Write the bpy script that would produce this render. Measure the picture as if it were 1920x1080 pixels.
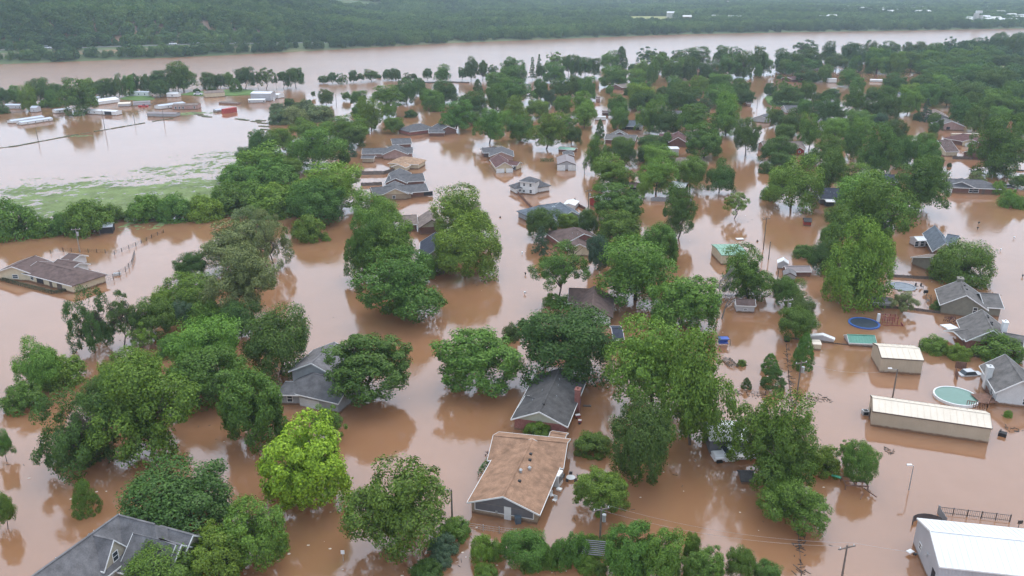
import bpy, bmesh, math, random
import numpy as np
from mathutils import Vector
for o in list(bpy.data.objects):
    bpy.data.objects.remove(o)
SC = bpy.context.scene
COL = SC.collection
# ---------------------------------------------------------------- camera
CAM_H, FPX, PITCH = 66.0, 1536.0, math.radians(20.37)
cd = bpy.data.cameras.new("camera")
cd.sensor_width = 36.0
cd.lens = FPX / 1920 * 36.0
cd.clip_start, cd.clip_end = 0.5, 20000
cam = bpy.data.objects.new("camera", cd)
COL.objects.link(cam)
cam.location = (0, 0, CAM_H)
cam.rotation_euler = (math.pi / 2 - PITCH, 0, 0)
SC.camera = cam
# ---------------------------------------------------------------- sky, sun, exposure
SUN_EL, SUN_AZ = math.radians(62), math.radians(20)
W = bpy.data.worlds.new("World")
SC.world = W
W.use_nodes = True
nt = W.node_tree
nt.nodes.clear()
sky = nt.nodes.new("ShaderNodeTexSky")
sky.sky_type = 'NISHITA'
sky.sun_disc = False
sky.sun_elevation, sky.sun_rotation = SUN_EL, SUN_AZ
sky.dust_density, sky.air_density, sky.ozone_density = 2.0, 1.0, 1.0
hs = nt.nodes.new("ShaderNodeHueSaturation")
hs.inputs["Saturation"].default_value = 0.32
hs.inputs["Value"].default_value = 1.0
bg = nt.nodes.new("ShaderNodeBackground")
bg.inputs["Strength"].default_value = 0.15
wo = nt.nodes.new("ShaderNodeOutputWorld")
nt.links.new(sky.outputs[0], hs.inputs["Color"])
# closed, even cloud cover lets little of the clear-sky gradient through
cl = nt.nodes.new("ShaderNodeMix"); cl.data_type = 'RGBA'
cl.inputs[0].default_value = 0.8
cl.inputs[7].default_value = (7.3, 8.35, 10.0, 1)
nt.links.new(hs.outputs[0], cl.inputs[6])
nt.links.new(cl.outputs[2], bg.inputs["Color"])
nt.links.new(bg.outputs[0], wo.inputs["Surface"])
sl = bpy.data.lights.new("sun", 'SUN')
sl.energy, sl.angle, sl.color = 1.3, math.radians(28), (1.0, 0.93, 0.82)
so = bpy.data.objects.new("sun", sl)
COL.objects.link(so)
sd = Vector((math.sin(SUN_AZ) * math.cos(SUN_EL), math.cos(SUN_AZ) * math.cos(SUN_EL), math.sin(SUN_EL)))
so.rotation_euler = sd.to_track_quat('Z', 'Y').to_euler()
so.location = (0, 0, 500)
vs = SC.view_settings
vs.view_transform, vs.look, vs.exposure, vs.gamma = 'Standard', 'None', 0.34, 1.0
vs.use_curve_mapping = False
SC.render.engine = 'CYCLES'
SC.cycles.use_denoising = True
SC.cycles.max_bounces = 6
SC.cycles.diffuse_bounces = 2
SC.cycles.transmission_bounces = 3
SC.cycles.volume_bounces = 1
SC.cycles.caustics_reflective = False
SC.cycles.caustics_refractive = False
# ---------------------------------------------------------------- helpers
CP, SP = math.cos(PITCH), math.sin(PITCH)


def ray(px, py):
    u, v = (px - 960) / FPX, (540 - py) / FPX
    return Vector((u, CP + v * SP, -SP + v * CP))


def G(px, py, z=0.0):
    "world point at height z seen where the photograph has this pixel"
    r = ray(px, py)
    t = (CAM_H - z) / -r.z
    return Vector((r.x * t, r.y * t, z))


def zat(px, py, D):
    "height seen at a pixel, D metres (along y) away"
    r = ray(px, py)
    return CAM_H + r.z * D / r.y


def empty(name, loc, label=None, cat=None, group=None):
    o = bpy.data.objects.new(name, None)
    COL.objects.link(o)
    o.location = loc
    o.empty_display_size = 0.5
    tag(o, label, cat, group)
    return o


def tag(o, label=None, cat=None, group=None, kind=None):
    if label: o["label"] = label
    if cat: o["category"] = cat
    if group: o["group"] = group
    if kind: o["kind"] = kind
    return o


def mesh(name, V, F, m, parent=None, smooth=False):
    me = bpy.data.meshes.new(name)
    me.from_pydata([tuple(v) for v in V], [], F)
    if m: me.materials.append(m)
    if smooth:
        for p in me.polygons: p.use_smooth = True
    o = bpy.data.objects.new(name, me)
    COL.objects.link(o)
    if parent: o.parent = parent
    return o


class MB:
    "collects simple shapes that become one mesh"
    def __init__(s): s.V, s.F = [], []

    def poly(s, pts):
        b = len(s.V); s.V += [Vector(p) for p in pts]; s.F.append(list(range(b, b + len(pts))))

    def hexa(s, p):
        "p: 4 bottom points and 4 top points"
        b = len(s.V); s.V += [Vector(q) for q in p]
        s.F += [[b + i for i in f] for f in ((3, 2, 1, 0), (4, 5, 6, 7), (0, 1, 5, 4), (1, 2, 6, 5), (2, 3, 7, 6), (3, 0, 4, 7))]

    def box(s, c, sx, sy, sz, yaw=0.0):
        c = Vector(c); ca, sa = math.cos(yaw), math.sin(yaw)
        def q(x, y, z): return c + Vector((x * ca - y * sa, x * sa + y * ca, z))
        x, y, z = sx / 2, sy / 2, sz / 2
        s.hexa([q(-x, -y, -z), q(x, -y, -z), q(x, y, -z), q(-x, y, -z), q(-x, -y, z), q(x, -y, z), q(x, y, z), q(-x, y, z)])

    def obox(s, c, ax, ay, az):
        "box from a centre and three half-axis vectors"
        c, ax, ay, az = Vector(c), Vector(ax), Vector(ay), Vector(az)
        s.hexa([c - ax - ay - az, c + ax - ay - az, c + ax + ay - az, c - ax + ay - az, c - ax - ay + az, c + ax - ay + az, c + ax + ay + az, c - ax + ay + az])

    def tube(s, a, b, ra, rb=None, n=6, cap=True):
        a, b = Vector(a), Vector(b); rb = ra if rb is None else rb
        d = (b - a).normalized()
        t = d.orthogonal().normalized(); u = d.cross(t)
        k = len(s.V)
        for p, r in ((a, ra), (b, rb)):
            for i in range(n):
                g = 2 * math.pi * i / n
                s.V.append(p + t * (r * math.cos(g)) + u * (r * math.sin(g)))
        for i in range(n):
            j = (i + 1) % n
            s.F.append([k + i, k + j, k + n + j, k + n + i])
        if cap:
            s.F.append([k + i for i in reversed(range(n))]); s.F.append([k + n + i for i in range(n)])

    def build(s, name, m, parent=None, smooth=False):
        off = parent.matrix_world.translation if parent else None
        V = s.V
        if parent:
            off = Vector(parent.location)
            if parent.parent: off = off + Vector(parent.parent.location)
            V = [v - off for v in V]
        return mesh(name, V, s.F, m, parent, smooth)


# ---------------------------------------------------------------- materials
MATS = {}


def newmat(name):
    m = bpy.data.materials.new(name); m.use_nodes = True
    t = m.node_tree; t.nodes.clear()
    out = t.nodes.new("ShaderNodeOutputMaterial")
    return m, t, out


def N(t, typ, **kw):
    n = t.nodes.new(typ)
    for k, v in kw.items():
        if k in n.inputs: n.inputs[k].default_value = v
        else: setattr(n, k, v)
    return n


def mixc(t, fac, a, b, mode='MIX'):
    n = t.nodes.new("ShaderNodeMix"); n.data_type = 'RGBA'; n.blend_type = mode
    for k, v in ((0, fac), (6, a), (7, b)):
        if isinstance(v, bpy.types.NodeSocket): t.links.new(v, n.inputs[k])
        else: n.inputs[k].default_value = v if k == 0 else (*v, 1) if len(v) == 3 else v
    return n.outputs[2]


def ramp(t, src, lo, hi):
    n = N(t, "ShaderNodeMapRange"); n.clamp = True
    n.inputs[1].default_value, n.inputs[2].default_value = lo, hi
    t.links.new(src, n.inputs[0])
    return n.outputs[0]


def ramp2(t, src, lo, hi):
    n = N(t, "ShaderNodeMapRange"); n.inputs[3].default_value, n.inputs[4].default_value = lo, hi
    t.links.new(src, n.inputs[0])
    return n.outputs[0]


def noise(t, scale, detail=3, rough=0.55, vec=None):
    n = N(t, "ShaderNodeTexNoise"); n.inputs["Scale"].default_value = scale
    n.inputs["Detail"].default_value = detail; n.inputs["Roughness"].default_value = rough
    if vec is None:
        g = N(t, "ShaderNodeNewGeometry"); vec = g.outputs["Position"]
    t.links.new(vec, n.inputs["Vector"])
    return n.outputs[0]


def mudline(t, c):
    "silt left on walls just above the flood"
    g = N(t, "ShaderNodeNewGeometry"); sp = N(t, "ShaderNodeSeparateXYZ"); t.links.new(g.outputs["Position"], sp.inputs[0])
    ad = N(t, "ShaderNodeMath", operation='MULTIPLY_ADD'); ad.inputs[1].default_value = -0.5
    t.links.new(noise(t, 1.6, 4), ad.inputs[0]); t.links.new(sp.outputs[2], ad.inputs[2])
    return mixc(t, ramp(t, ad.outputs[0], 0.22, -0.02), c, (0.20, 0.115, 0.07))


def plain(name, col, rough=0.7, var=0.25, scale=1.2, fine=14.0, spec=0.3, metal=0.0, stripe=None, mud=False):
    "painted or natural surface: broad weathering, fine grain, a little relief; stripe=(period, axis, depth)"
    if name in MATS: return MATS[name]
    m, t, out = newmat(name)
    b = N(t, "ShaderNodeBsdfPrincipled")
    b.inputs["Roughness"].default_value = rough
    b.inputs["Specular IOR Level"].default_value = spec
    b.inputs["Metallic"].default_value = metal
    n1 = noise(t, scale, 4); n2 = noise(t, fine, 2)
    lo = tuple(c * (1 - var) for c in col); hi = tuple(min(1, c * (1 + var)) for c in col)
    c1 = mixc(t, ramp(t, n1, 0.3, 0.7), lo, hi)
    c2 = mixc(t, ramp(t, n2, 0.3, 0.7), tuple([1 - var * .6] * 3), tuple([1 + var * .4] * 3))
    c = mixc(t, 1.0, c1, c2, 'MULTIPLY')
    bump = N(t, "ShaderNodeBump"); bump.inputs["Strength"].default_value = 0.3; bump.inputs["Distance"].default_value = 0.03
    h = n2
    if stripe:
        per, ax, dep = stripe
        tc = N(t, "ShaderNodeTexCoord"); wv = N(t, "ShaderNodeTexWave"); wv.bands_direction = ax
        wv.wave_profile = 'SAW' if ax == 'Z' else 'SIN'
        wv.inputs["Scale"].default_value = (0.314 if True else 1) / per
        wv.inputs["Distortion"].default_value = 0.0
        t.links.new(tc.outputs["UV" if ax != 'Z' else "Object"], wv.inputs["Vector"])
        h = wv.outputs["Fac"]
        c = mixc(t, 1.0, c, mixc(t, ramp(t, h, 0.0, 0.35), tuple([1 - dep] * 3), (1, 1, 1)), 'MULTIPLY')
    if mud: c = mudline(t, c)
    t.links.new(h, bump.inputs["Height"])
    t.links.new(bump.outputs[0], b.inputs["Normal"])
    t.links.new(c, b.inputs["Base Color"])
    t.links.new(b.outputs[0], out.inputs[0])
    MATS[name] = m
    return m


def mat_water():
    m, t, out = newmat("flood_water")
    b = N(t, "ShaderNodeBsdfPrincipled")
    g = N(t, "ShaderNodeNewGeometry")
    n1 = noise(t, 0.018, 6, 0.62); n2 = noise(t, 0.25, 4)
    c = mixc(t, ramp(t, n1, 0.35, 0.65), (0.262, 0.126, 0.060), (0.322, 0.164, 0.090))
    c = mixc(t, ramp(t, n2, 0.25, 0.75), c, (0.286, 0.142, 0.074))
    t.links.new(c, b.inputs["Base Color"])
    b.inputs["Roughness"].default_value = 0.035
    b.inputs["IOR"].default_value = 1.62
    b.subsurface_method = 'BURLEY'          # light wanders sideways in the silt-laden water
    b.inputs["Subsurface Weight"].default_value = 1.0
    b.inputs["Subsurface Radius"].default_value = (1.0, 0.8, 0.6)
    b.inputs["Subsurface Scale"].default_value = 10.0
    b.inputs["Specular IOR Level"].default_value = 1.0
    sep = N(t, "ShaderNodeSeparateXYZ"); t.links.new(g.outputs["Position"], sep.inputs[0])
    # river current: y - 0.62 x beyond about 560 m
    mul = N(t, "ShaderNodeMath", operation='MULTIPLY_ADD'); mul.inputs[1].default_value = -0.46
    t.links.new(sep.outputs[0], mul.inputs[0]); t.links.new(sep.outputs[1], mul.inputs[2])
    rv = N(t, "ShaderNodeMath", operation='MULTIPLY')
    t.links.new(ramp(t, mul.outputs[0], 560, 660), rv.inputs[0]); t.links.new(ramp(t, sep.outputs[0], 60, -330), rv.inputs[1])
    river = rv.outputs[0]
    t.links.new(ramp2(t, ramp(t, mul.outputs[0], 540, 620), 0.035, 0.20), b.inputs["Roughness"])
    rip = noise(t, 2.2, 3)
    swell = noise(t, 0.35, 2)
    mp = N(t, "ShaderNodeMapping"); mp.inputs["Scale"].default_value = (0.03, 0.16, 0.1); mp.inputs["Rotation"].default_value = (0, 0, -0.42)
    t.links.new(g.outputs["Position"], mp.inputs[0])
    cur = noise(t, 1.0, 6, 0.7, mp.outputs[0])
    b1 = N(t, "ShaderNodeBump"); b1.inputs["Strength"].default_value = 0.10; b1.inputs["Distance"].default_value = 0.08
    t.links.new(rip, b1.inputs["Height"])
    b2 = N(t, "ShaderNodeBump"); b2.inputs["Strength"].default_value = 0.05; b2.inputs["Distance"].default_value = 0.4
    t.links.new(swell, b2.inputs["Height"]); t.links.new(b1.outputs[0], b2.inputs["Normal"])
    b3 = N(t, "ShaderNodeBump"); b3.inputs["Distance"].default_value = 2.2
    t.links.new(ramp(t, river, 0.0, 2.2), b3.inputs["Strength"])
    t.links.new(cur, b3.inputs["Height"]); t.links.new(b2.outputs[0], b3.inputs["Normal"])
    t.links.new(b3.outputs[0], b.inputs["Normal"])
    t.links.new(b.outputs[0], out.inputs[0])
    return m


def mat_leaf(name="leaf", far=False):
    m, t, out = newmat(name)
    oi = N(t, "ShaderNodeObjectInfo")
    g = N(t, "ShaderNodeNewGeometry")
    if far:
        c1 = mixc(t, oi.outputs["Random"], (0.026, 0.068, 0.024), (0.072, 0.140, 0.036))
        c2 = mixc(t, oi.outputs["Random"], (0.062, 0.145, 0.034), (0.135, 0.215, 0.056))
        c = mixc(t, ramp(t, noise(t, 0.007, 5, 0.65, oi.outputs["Location"]), 0.44, 0.60), c1, c2)
    else:
        c = oi.outputs["Color"]
    r = g.outputs["Random Per Island"]
    c = mixc(t, 1.0, c, mixc(t, r, (0.60, 0.66, 0.6), (1.50, 1.38, 1.25)), 'MULTIPLY')
    d = N(t, "ShaderNodeBsdfDiffuse"); tr = N(t, "ShaderNodeBsdfTranslucent")
    gl = N(t, "ShaderNodeBsdfGlossy"); gl.inputs["Roughness"].default_value = 0.45
    t.links.new(c, d.inputs[0])
    c2 = mixc(t, 1.0, c, (1.1, 1.35, 0.6), 'MULTIPLY'); t.links.new(c2, tr.inputs[0])
    mx = N(t, "ShaderNodeMixShader"); mx.inputs[0].default_value = 0.14
    t.links.new(d.outputs[0], mx.inputs[1]); t.links.new(tr.outputs[0], mx.inputs[2])
    mx2 = N(t, "ShaderNodeMixShader"); mx2.inputs[0].default_value = 0.025
    t.links.new(mx.outputs[0], mx2.inputs[1]); t.links.new(gl.outputs[0], mx2.inputs[2])
    t.links.new(mx2.outputs[0], out.inputs[0])
    return m


LEAF, FARLEAF = mat_leaf(), mat_leaf("far_leaf", True)
BARK = plain("bark", (0.115, 0.085, 0.065), 0.9, 0.35, 2.0, 10)
PALEBARK = plain("pale_bark", (0.30, 0.27, 0.24), 0.9, 0.3, 2.0, 10)
# ---------------------------------------------------------------- flood water and far bank
w = mesh("flood_water", [(-6000, -300, 0), (6000, -300, 0), (6000, 9000, 0), (-6000, 9000, 0)], [(0, 1, 2, 3)], mat_water())
tag(w, kind="structure", label="brown flood water covering the streets and the river")
BANK = [G(*p) for p in ((0, 120), (213, 112), (427, 103), (640, 92), (853, 80), (1067, 72), (1280, 64), (1500, 60), (1700, 57), (1920, 53))]
BX = np.array([-2600, -1200] + [p.x for p in BANK] + [2500, 6000])
BY = np.array([150, 430] + [p.y for p in BANK] + [1900, 2600])


def bank_y(x): return np.interp(x, BX, BY)


def sstep(a, b, x):
    t = np.clip((x - a) / (b - a), 0, 1)
    return t * t * (3 - 2 * t)


def wob(x, y, s, seed):
    r = np.random.RandomState(seed); h = 0
    for k in range(5):
        a = r.uniform(0, 6.28); f = s * (1.7 ** k); p = r.uniform(0, 6.28)
        h = h + np.sin((x * math.cos(a) + y * math.sin(a)) * f + p) / 1.5 ** k
    return h


def land_h(x, y):
    u = y - bank_y(x)
    a = x / np.maximum(y, 1)
    near = 1 - sstep(-0.40, -0.12, a)
    h = sstep(-6, 14, u) * 3.2 - 0.8 * (1 - sstep(-6, 0, u))
    h = h + near * (5.5 * sstep(14, 34, u) + 27 * sstep(62, 135, u) + 34 * sstep(140, 620, u)
                    + wob(x, y, 0.012, 3) * 2.2 * sstep(40, 160, u))
    h = h - near * 30 * sstep(700, 1500, u)
    mid = (1 - sstep(-0.08, 0.06, a)) * sstep(600, 1500, u)
    h = h + mid * (62 + wob(x, y, 0.003, 5) * 7)
    h = h + sstep(60, 300, u) * (3 + wob(x, y, 0.006, 9) * 1.2)
    h = h + 150 * sstep(3600, 6500, y) * (1 + 0.25 * wob(x, y, 0.0007, 4))
    return h


xs = np.concatenate([np.linspace(-5200, -1300, 30), np.linspace(-1250, 1700, 230), np.linspace(1750, 5200, 40)])
us = np.concatenate([np.linspace(-8, 160, 40), np.linspace(170, 900, 50), np.linspace(930, 7000, 60)])
XX, UU = np.meshgrid(xs, us, indexing='ij')
YY = bank_y(XX) + UU
ZZ = land_h(XX, YY)
ni, nj = XX.shape
V = np.stack([XX, YY, ZZ], -1).reshape(-1, 3)
idx = np.arange(ni * nj).reshape(ni, nj)
F = np.stack([idx[:-1, :-1], idx[1:, :-1], idx[1:, 1:], idx[:-1, 1:]], -1).reshape(-1, 4)
m, t, out = newmat("far_land")
b = N(t, "ShaderNodeBsdfPrincipled"); b.inputs["Roughness"].default_value = 0.95
g = N(t, "ShaderNodeNewGeometry"); sp = N(t, "ShaderNodeSeparateXYZ"); t.links.new(g.outputs["Normal"], sp.inputs[0])
c = mixc(t, ramp(t, noise(t, 0.02, 5), 0.35, 0.65), (0.060, 0.100, 0.034), (0.105, 0.130, 0.052))
rock = mixc(t, ramp(t, noise(t, 0.05, 5), 0.4, 0.6), (0.22, 0.17, 0.13), (0.34, 0.20, 0.12))
c = mixc(t, ramp(t, sp.outputs[2], 0.965, 0.90), c, rock)
t.links.new(c, b.inputs["Base Color"]); t.links.new(b.outputs[0], out.inputs[0])
land = mesh("far_terrain", V.tolist(), F.tolist(), m, smooth=True)
tag(land, kind="structure", label="wooded far bank and hills beyond the river")
# ---------------------------------------------------------------- foliage meshes
def quads_mesh(name, C, Nn, size, asp, rng, m):
    n = len(C)
    r = rng.normal(size=(n, 3))
    T = np.cross(Nn, r); T /= np.linalg.norm(T, axis=1, keepdims=True) + 1e-9
    B = np.cross(Nn, T)
    s = size[:, None]
    bend = Nn * s * 0.25
    V = np.stack([C + T * s - bend, C + B * s * asp, C - T * s - bend, C - B * s * asp], 1).reshape(-1, 3)
    me = bpy.data.meshes.new(name)
    me.vertices.add(n * 4); me.vertices.foreach_set("co", V.astype(np.float32).ravel())
    me.loops.add(n * 4); me.loops.foreach_set("vertex_index", np.arange(n * 4, dtype=np.int32))
    me.polygons.add(n); me.polygons.foreach_set("loop_start", np.arange(0, n * 4, 4, dtype=np.int32))
    me.polygons.foreach_set("loop_total", np.full(n, 4, dtype=np.int32))
    me.materials.append(m)
    me.update(calc_edges=True)
    return me


def fib(n, rng, jit=0.25):
    i = np.arange(n) + 0.5
    ph = np.arccos(1 - 2 * i / n); th = math.pi * (1 + 5 ** 0.5) * i
    d = np.stack([np.cos(th) * np.sin(ph), np.sin(th) * np.sin(ph), np.cos(ph)], 1)
    d += rng.normal(size=d.shape) * jit
    return d / np.linalg.norm(d, axis=1, keepdims=True)


def lobes(kind, rng):
    "centres, radii, outward directions of the leaf clumps of a crown of unit radius"
    if kind in 'rm':
        n = 95 if kind == 'r' else 150
        d = fib(n, rng, 0.16)
        d = d[d[:, 2] > -0.62]
        low = 0.70 + 0.24 * wob(d[:, 0] * 3, d[:, 1] * 3 + d[:, 2] * 2, 1.0, rng.randint(1e6)) / 2
        C = d * (low + rng.uniform(-.07, .07, len(d)))[:, None]
        C[:, 2] *= 0.9
        kp = rng.rand(len(d)) > 0.10; C, d = C[kp], d[kp]
        R = rng.uniform(0.15, 0.27, len(d)) if kind == 'r' else rng.uniform(0.11, 0.19, len(d))
        return C, R, d
    if kind == 't':
        k = rng.randint(6, 9)
        sc = fib(k, rng, 0.3) * rng.uniform(0.38, 0.62, k)[:, None]
        sc[0] = (rng.uniform(-.2, .2), rng.uniform(-.2, .2), 0.5)
        sr = rng.uniform(0.30, 0.50, k)
        C, R, D = [], [], []
        for c, r in zip(sc, sr):
            d = fib(26, rng, 0.2); d = d[d[:, 2] > -0.6]
            C.append(c + d * r * rng.uniform(0.75, 1.0, (len(d), 1))); R.append(rng.uniform(0.10, 0.20, len(d))); D.append(d)
        return np.concatenate(C), np.concatenate(R), np.concatenate(D)
    if kind == 'a':
        k = 70
        d = fib(k, rng, 0.3); d = d[d[:, 2] > -0.5]
        C = d * rng.uniform(0.42, 0.95, (len(d), 1))
        keep = rng.rand(len(d)) > 0.12
        C, d = C[keep], d[keep]
        return C, rng.uniform(0.10, 0.21, len(d)), d
    if kind == 'c':
        n = 90
        z = rng.rand(n) ** 1.25; th = rng.uniform(0, 6.28, n)
        rad = (1 - z) ** 0.62 * (1 - 0.25 * np.exp(-z * 10))
        d = np.stack([np.cos(th), np.sin(th), np.full(n, 0.35)], 1); d /= np.linalg.norm(d, axis=1, keepdims=True)
        C = np.stack([np.cos(th) * rad * 0.8, np.sin(th) * rad * 0.8, z * 1.9 - 0.95], 1)
        return C, rng.uniform(0.13, 0.22, n), d
    if kind == 'p':
        C, R, D = [], [], []
        for i in range(9):
            z = i / 9; n = max(3, int(9 - 6 * z))
            for j in range(n):
                th = rng.uniform(0, 6.28); l = (1 - z) * 0.85 + 0.1
                for q in (0.35, 0.65, 0.95):
                    C.append((math.cos(th) * l * q, math.sin(th) * l * q, z * 1.9 - 0.95 - 0.1 * q)); R.append(0.10 + 0.03 * rng.rand()); D.append((math.cos(th) * .6, math.sin(th) * .6, 0.5))
        return np.array(C), np.array(R), np.array(D)
    # bush: clumps down to the ground
    n = 75
    d = fib(n, rng, 0.2); d = d[d[:, 2] > -0.25]
    C = d * rng.uniform(0.6, 0.86, (len(d), 1)); C[:, 2] = C[:, 2] * 0.9 - 0.05
    return C, rng.uniform(0.15, 0.27, len(d)), d


SPEC = {  # leaves per clump, leaf size, inner leaves
    'r': (480, 0.031, 6500), 'm': (300, 0.034, 6500), 't': (250, 0.029, 7500), 'a': (440, 0.027, 2600),
    'c': (260, 0.036, 2000), 'p': (140, 0.028, 200), 'b': (300, 0.046, 3500)}


def crown_mesh(kind, seed, m=None, k=1.0, big=1.0):
    rng = np.random.RandomState(seed)
    C, R, D = lobes(kind, rng)
    npl, size, inner = SPEC[kind]
    npl = max(4, int(npl * k)); inner = int(inner * k)
    P, Q = [], []
    for c, r, d in zip(C, R, D):
        v = rng.normal(size=(npl, 3)); v /= np.linalg.norm(v, axis=1, keepdims=True)
        v = v[(v @ d + v[:, 2] * 0.4) > -0.35]
        e = r * rng.uniform(0.55, 1.15, (len(v), 1)) * np.array([1.05, 1.05, 0.85])
        p = c + v * e
        nn = v * 0.75 + d * 0.35 + rng.normal(size=v.shape) * 0.42 + np.array([0, 0, 0.30])
        P.append(p); Q.append(nn)
    P, Q = np.concatenate(P), np.concatenate(Q)
    # drop leaves well inside other clumps
    keep = np.ones(len(P), bool)
    for c, r in zip(C, R):
        keep &= ~(np.linalg.norm(P - c, axis=1) < r * 0.5)
    P, Q = P[keep], Q[keep]
    if inner:
        j = rng.randint(0, len(C), inner)
        p = C[j] * rng.uniform(0.25, 0.95, (inner, 1)) + rng.normal(size=(inner, 3)) * 0.06
        P = np.concatenate([P, p]); Q = np.concatenate([Q, rng.normal(size=(inner, 3)) + np.array([0, 0, .4])])
    Q /= np.linalg.norm(Q, axis=1, keepdims=True) + 1e-9
    if kind in 'rtm': P[:, :2] *= (1 + 0.42 * (P[:, 2:3] / np.abs(P[:, 2]).max()) ** 2)
    lo, hi = np.percentile(P, 0.6, axis=0), np.percentile(P, 99.4, axis=0)
    P = (P - (lo + hi) / 2) / ((hi - lo) / 2)
    S = size * big * rng.uniform(0.65, 1.35, len(P))
    return quads_mesh("crown", P, Q, S, 0.58, rng, m or LEAF)


CROWNS = {}
for kd, ns in (('r', 6), ('t', 6), ('a', 4), ('m', 4), ('c', 2), ('p', 2), ('b', 4)):
    CROWNS[kd] = [crown_mesh(kd, 100 * ord(kd) + i) for i in range(ns)]


def trunk_mesh(seed, nl, spread, thick, sub=2, lean=0.06):
    rng = random.Random(seed)
    mb = MB()
    pts = [Vector((rng.uniform(-lean, lean) * i, rng.uniform(-lean, lean) * i, -0.35 + 0.34 * i)) for i in range(5)]
    for i in range(4):
        mb.tube(pts[i], pts[i + 1], thick * (1 - .19 * i), thick * (1 - .19 * (i + 1)), 7, False)
    for i in range(nl):
        z = rng.uniform(0.38, 0.92); k = (z + 0.35) / 0.34; f = int(k); q = pts[min(f, 3)].lerp(pts[min(f + 1, 4)], k - f)
        th = 2.4 * i + rng.uniform(-.4, .4)
        e = q + Vector((math.cos(th) * spread * rng.uniform(.5, .9), math.sin(th) * spread * rng.uniform(.5, .9), rng.uniform(.18, .5)))
        md = q.lerp(e, .5) + Vector((0, 0, .05))
        mb.tube(q, md, thick * .45, thick * .3, 5, False); mb.tube(md, e, thick * .3, thick * .1, 5, False)
        for j in range(sub):
            e2 = md + Vector((rng.uniform(-.3, .3), rng.uniform(-.3, .3), rng.uniform(.1, .35)))
            mb.tube(md, e2, thick * .22, thick * .07, 4, False)
    me = bpy.data.meshes.new("trunk"); me.from_pydata([tuple(v) for v in mb.V], [], mb.F); me.materials.append(BARK)
    for p in me.polygons: p.use_smooth = True
    return me


TRUNKS = [trunk_mesh(i, 8, 0.75, 0.055) for i in range(3)]
TRUNKS_A = [trunk_mesh(10 + i, 16, 0.85, 0.045, 4, 0.1) for i in range(2)]
TRUNKS_C = [trunk_mesh(20, 3, 0.3, 0.06, 0, 0.0)]

TINT = {'d': (0.064, 0.122, 0.020), 'g': (0.088, 0.172, 0.023), 'l': (0.122, 0.218, 0.026), 'y': (0.225, 0.355, 0.025),
        'b': (0.072, 0.122, 0.064), 's': (0.140, 0.190, 0.080), 'w': (0.108, 0.212, 0.032)}
TNAME = {'d': 'dark green', 'g': 'mid green', 'l': 'light green', 'y': 'yellow-green', 'b': 'grey-green', 's': 'pale grey-green', 'w': 'lime green'}
KNAME = {'r': 'round tree', 't': 'lobed tree', 'a': 'airy tree', 'm': 'leafy tree', 'c': 'evergreen tree', 'p': 'thin tree', 'b': 'shrub'}
KOBJ = {'r': 'broadleaf_tree', 't': 'broadleaf_tree', 'a': 'airy_tree', 'm': 'maple_tree', 'c': 'evergreen_tree', 'p': 'pine_tree', 'b': 'shrub'}
ORD = "first second third fourth fifth sixth seventh eighth ninth tenth eleventh twelfth thirteenth fourteenth fifteenth sixteenth seventeenth eighteenth nineteenth twentieth".split()
ORD += ["twenty-" + o for o in ORD[:9]] + ["thirtieth"]
TREES = []


def TB(ox, oy, s, zone, text):
    for e in text.split(';'):
        e = e.strip()
        if not e: continue
        lab = None
        if '|' in e: e, lab = e.split('|')
        f = e.split()
        x0, y0, x1, y1 = (float(v) for v in f[:4])
        base = oy + float(f[5]) / s if len(f) > 5 else None
        TREES.append(dict(box=(ox + x0 / s, oy + y0 / s, ox + x1 / s, oy + y1 / s), k=f[4][0], t=f[4][1], base=base, zone=zone, lab=lab))


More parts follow.
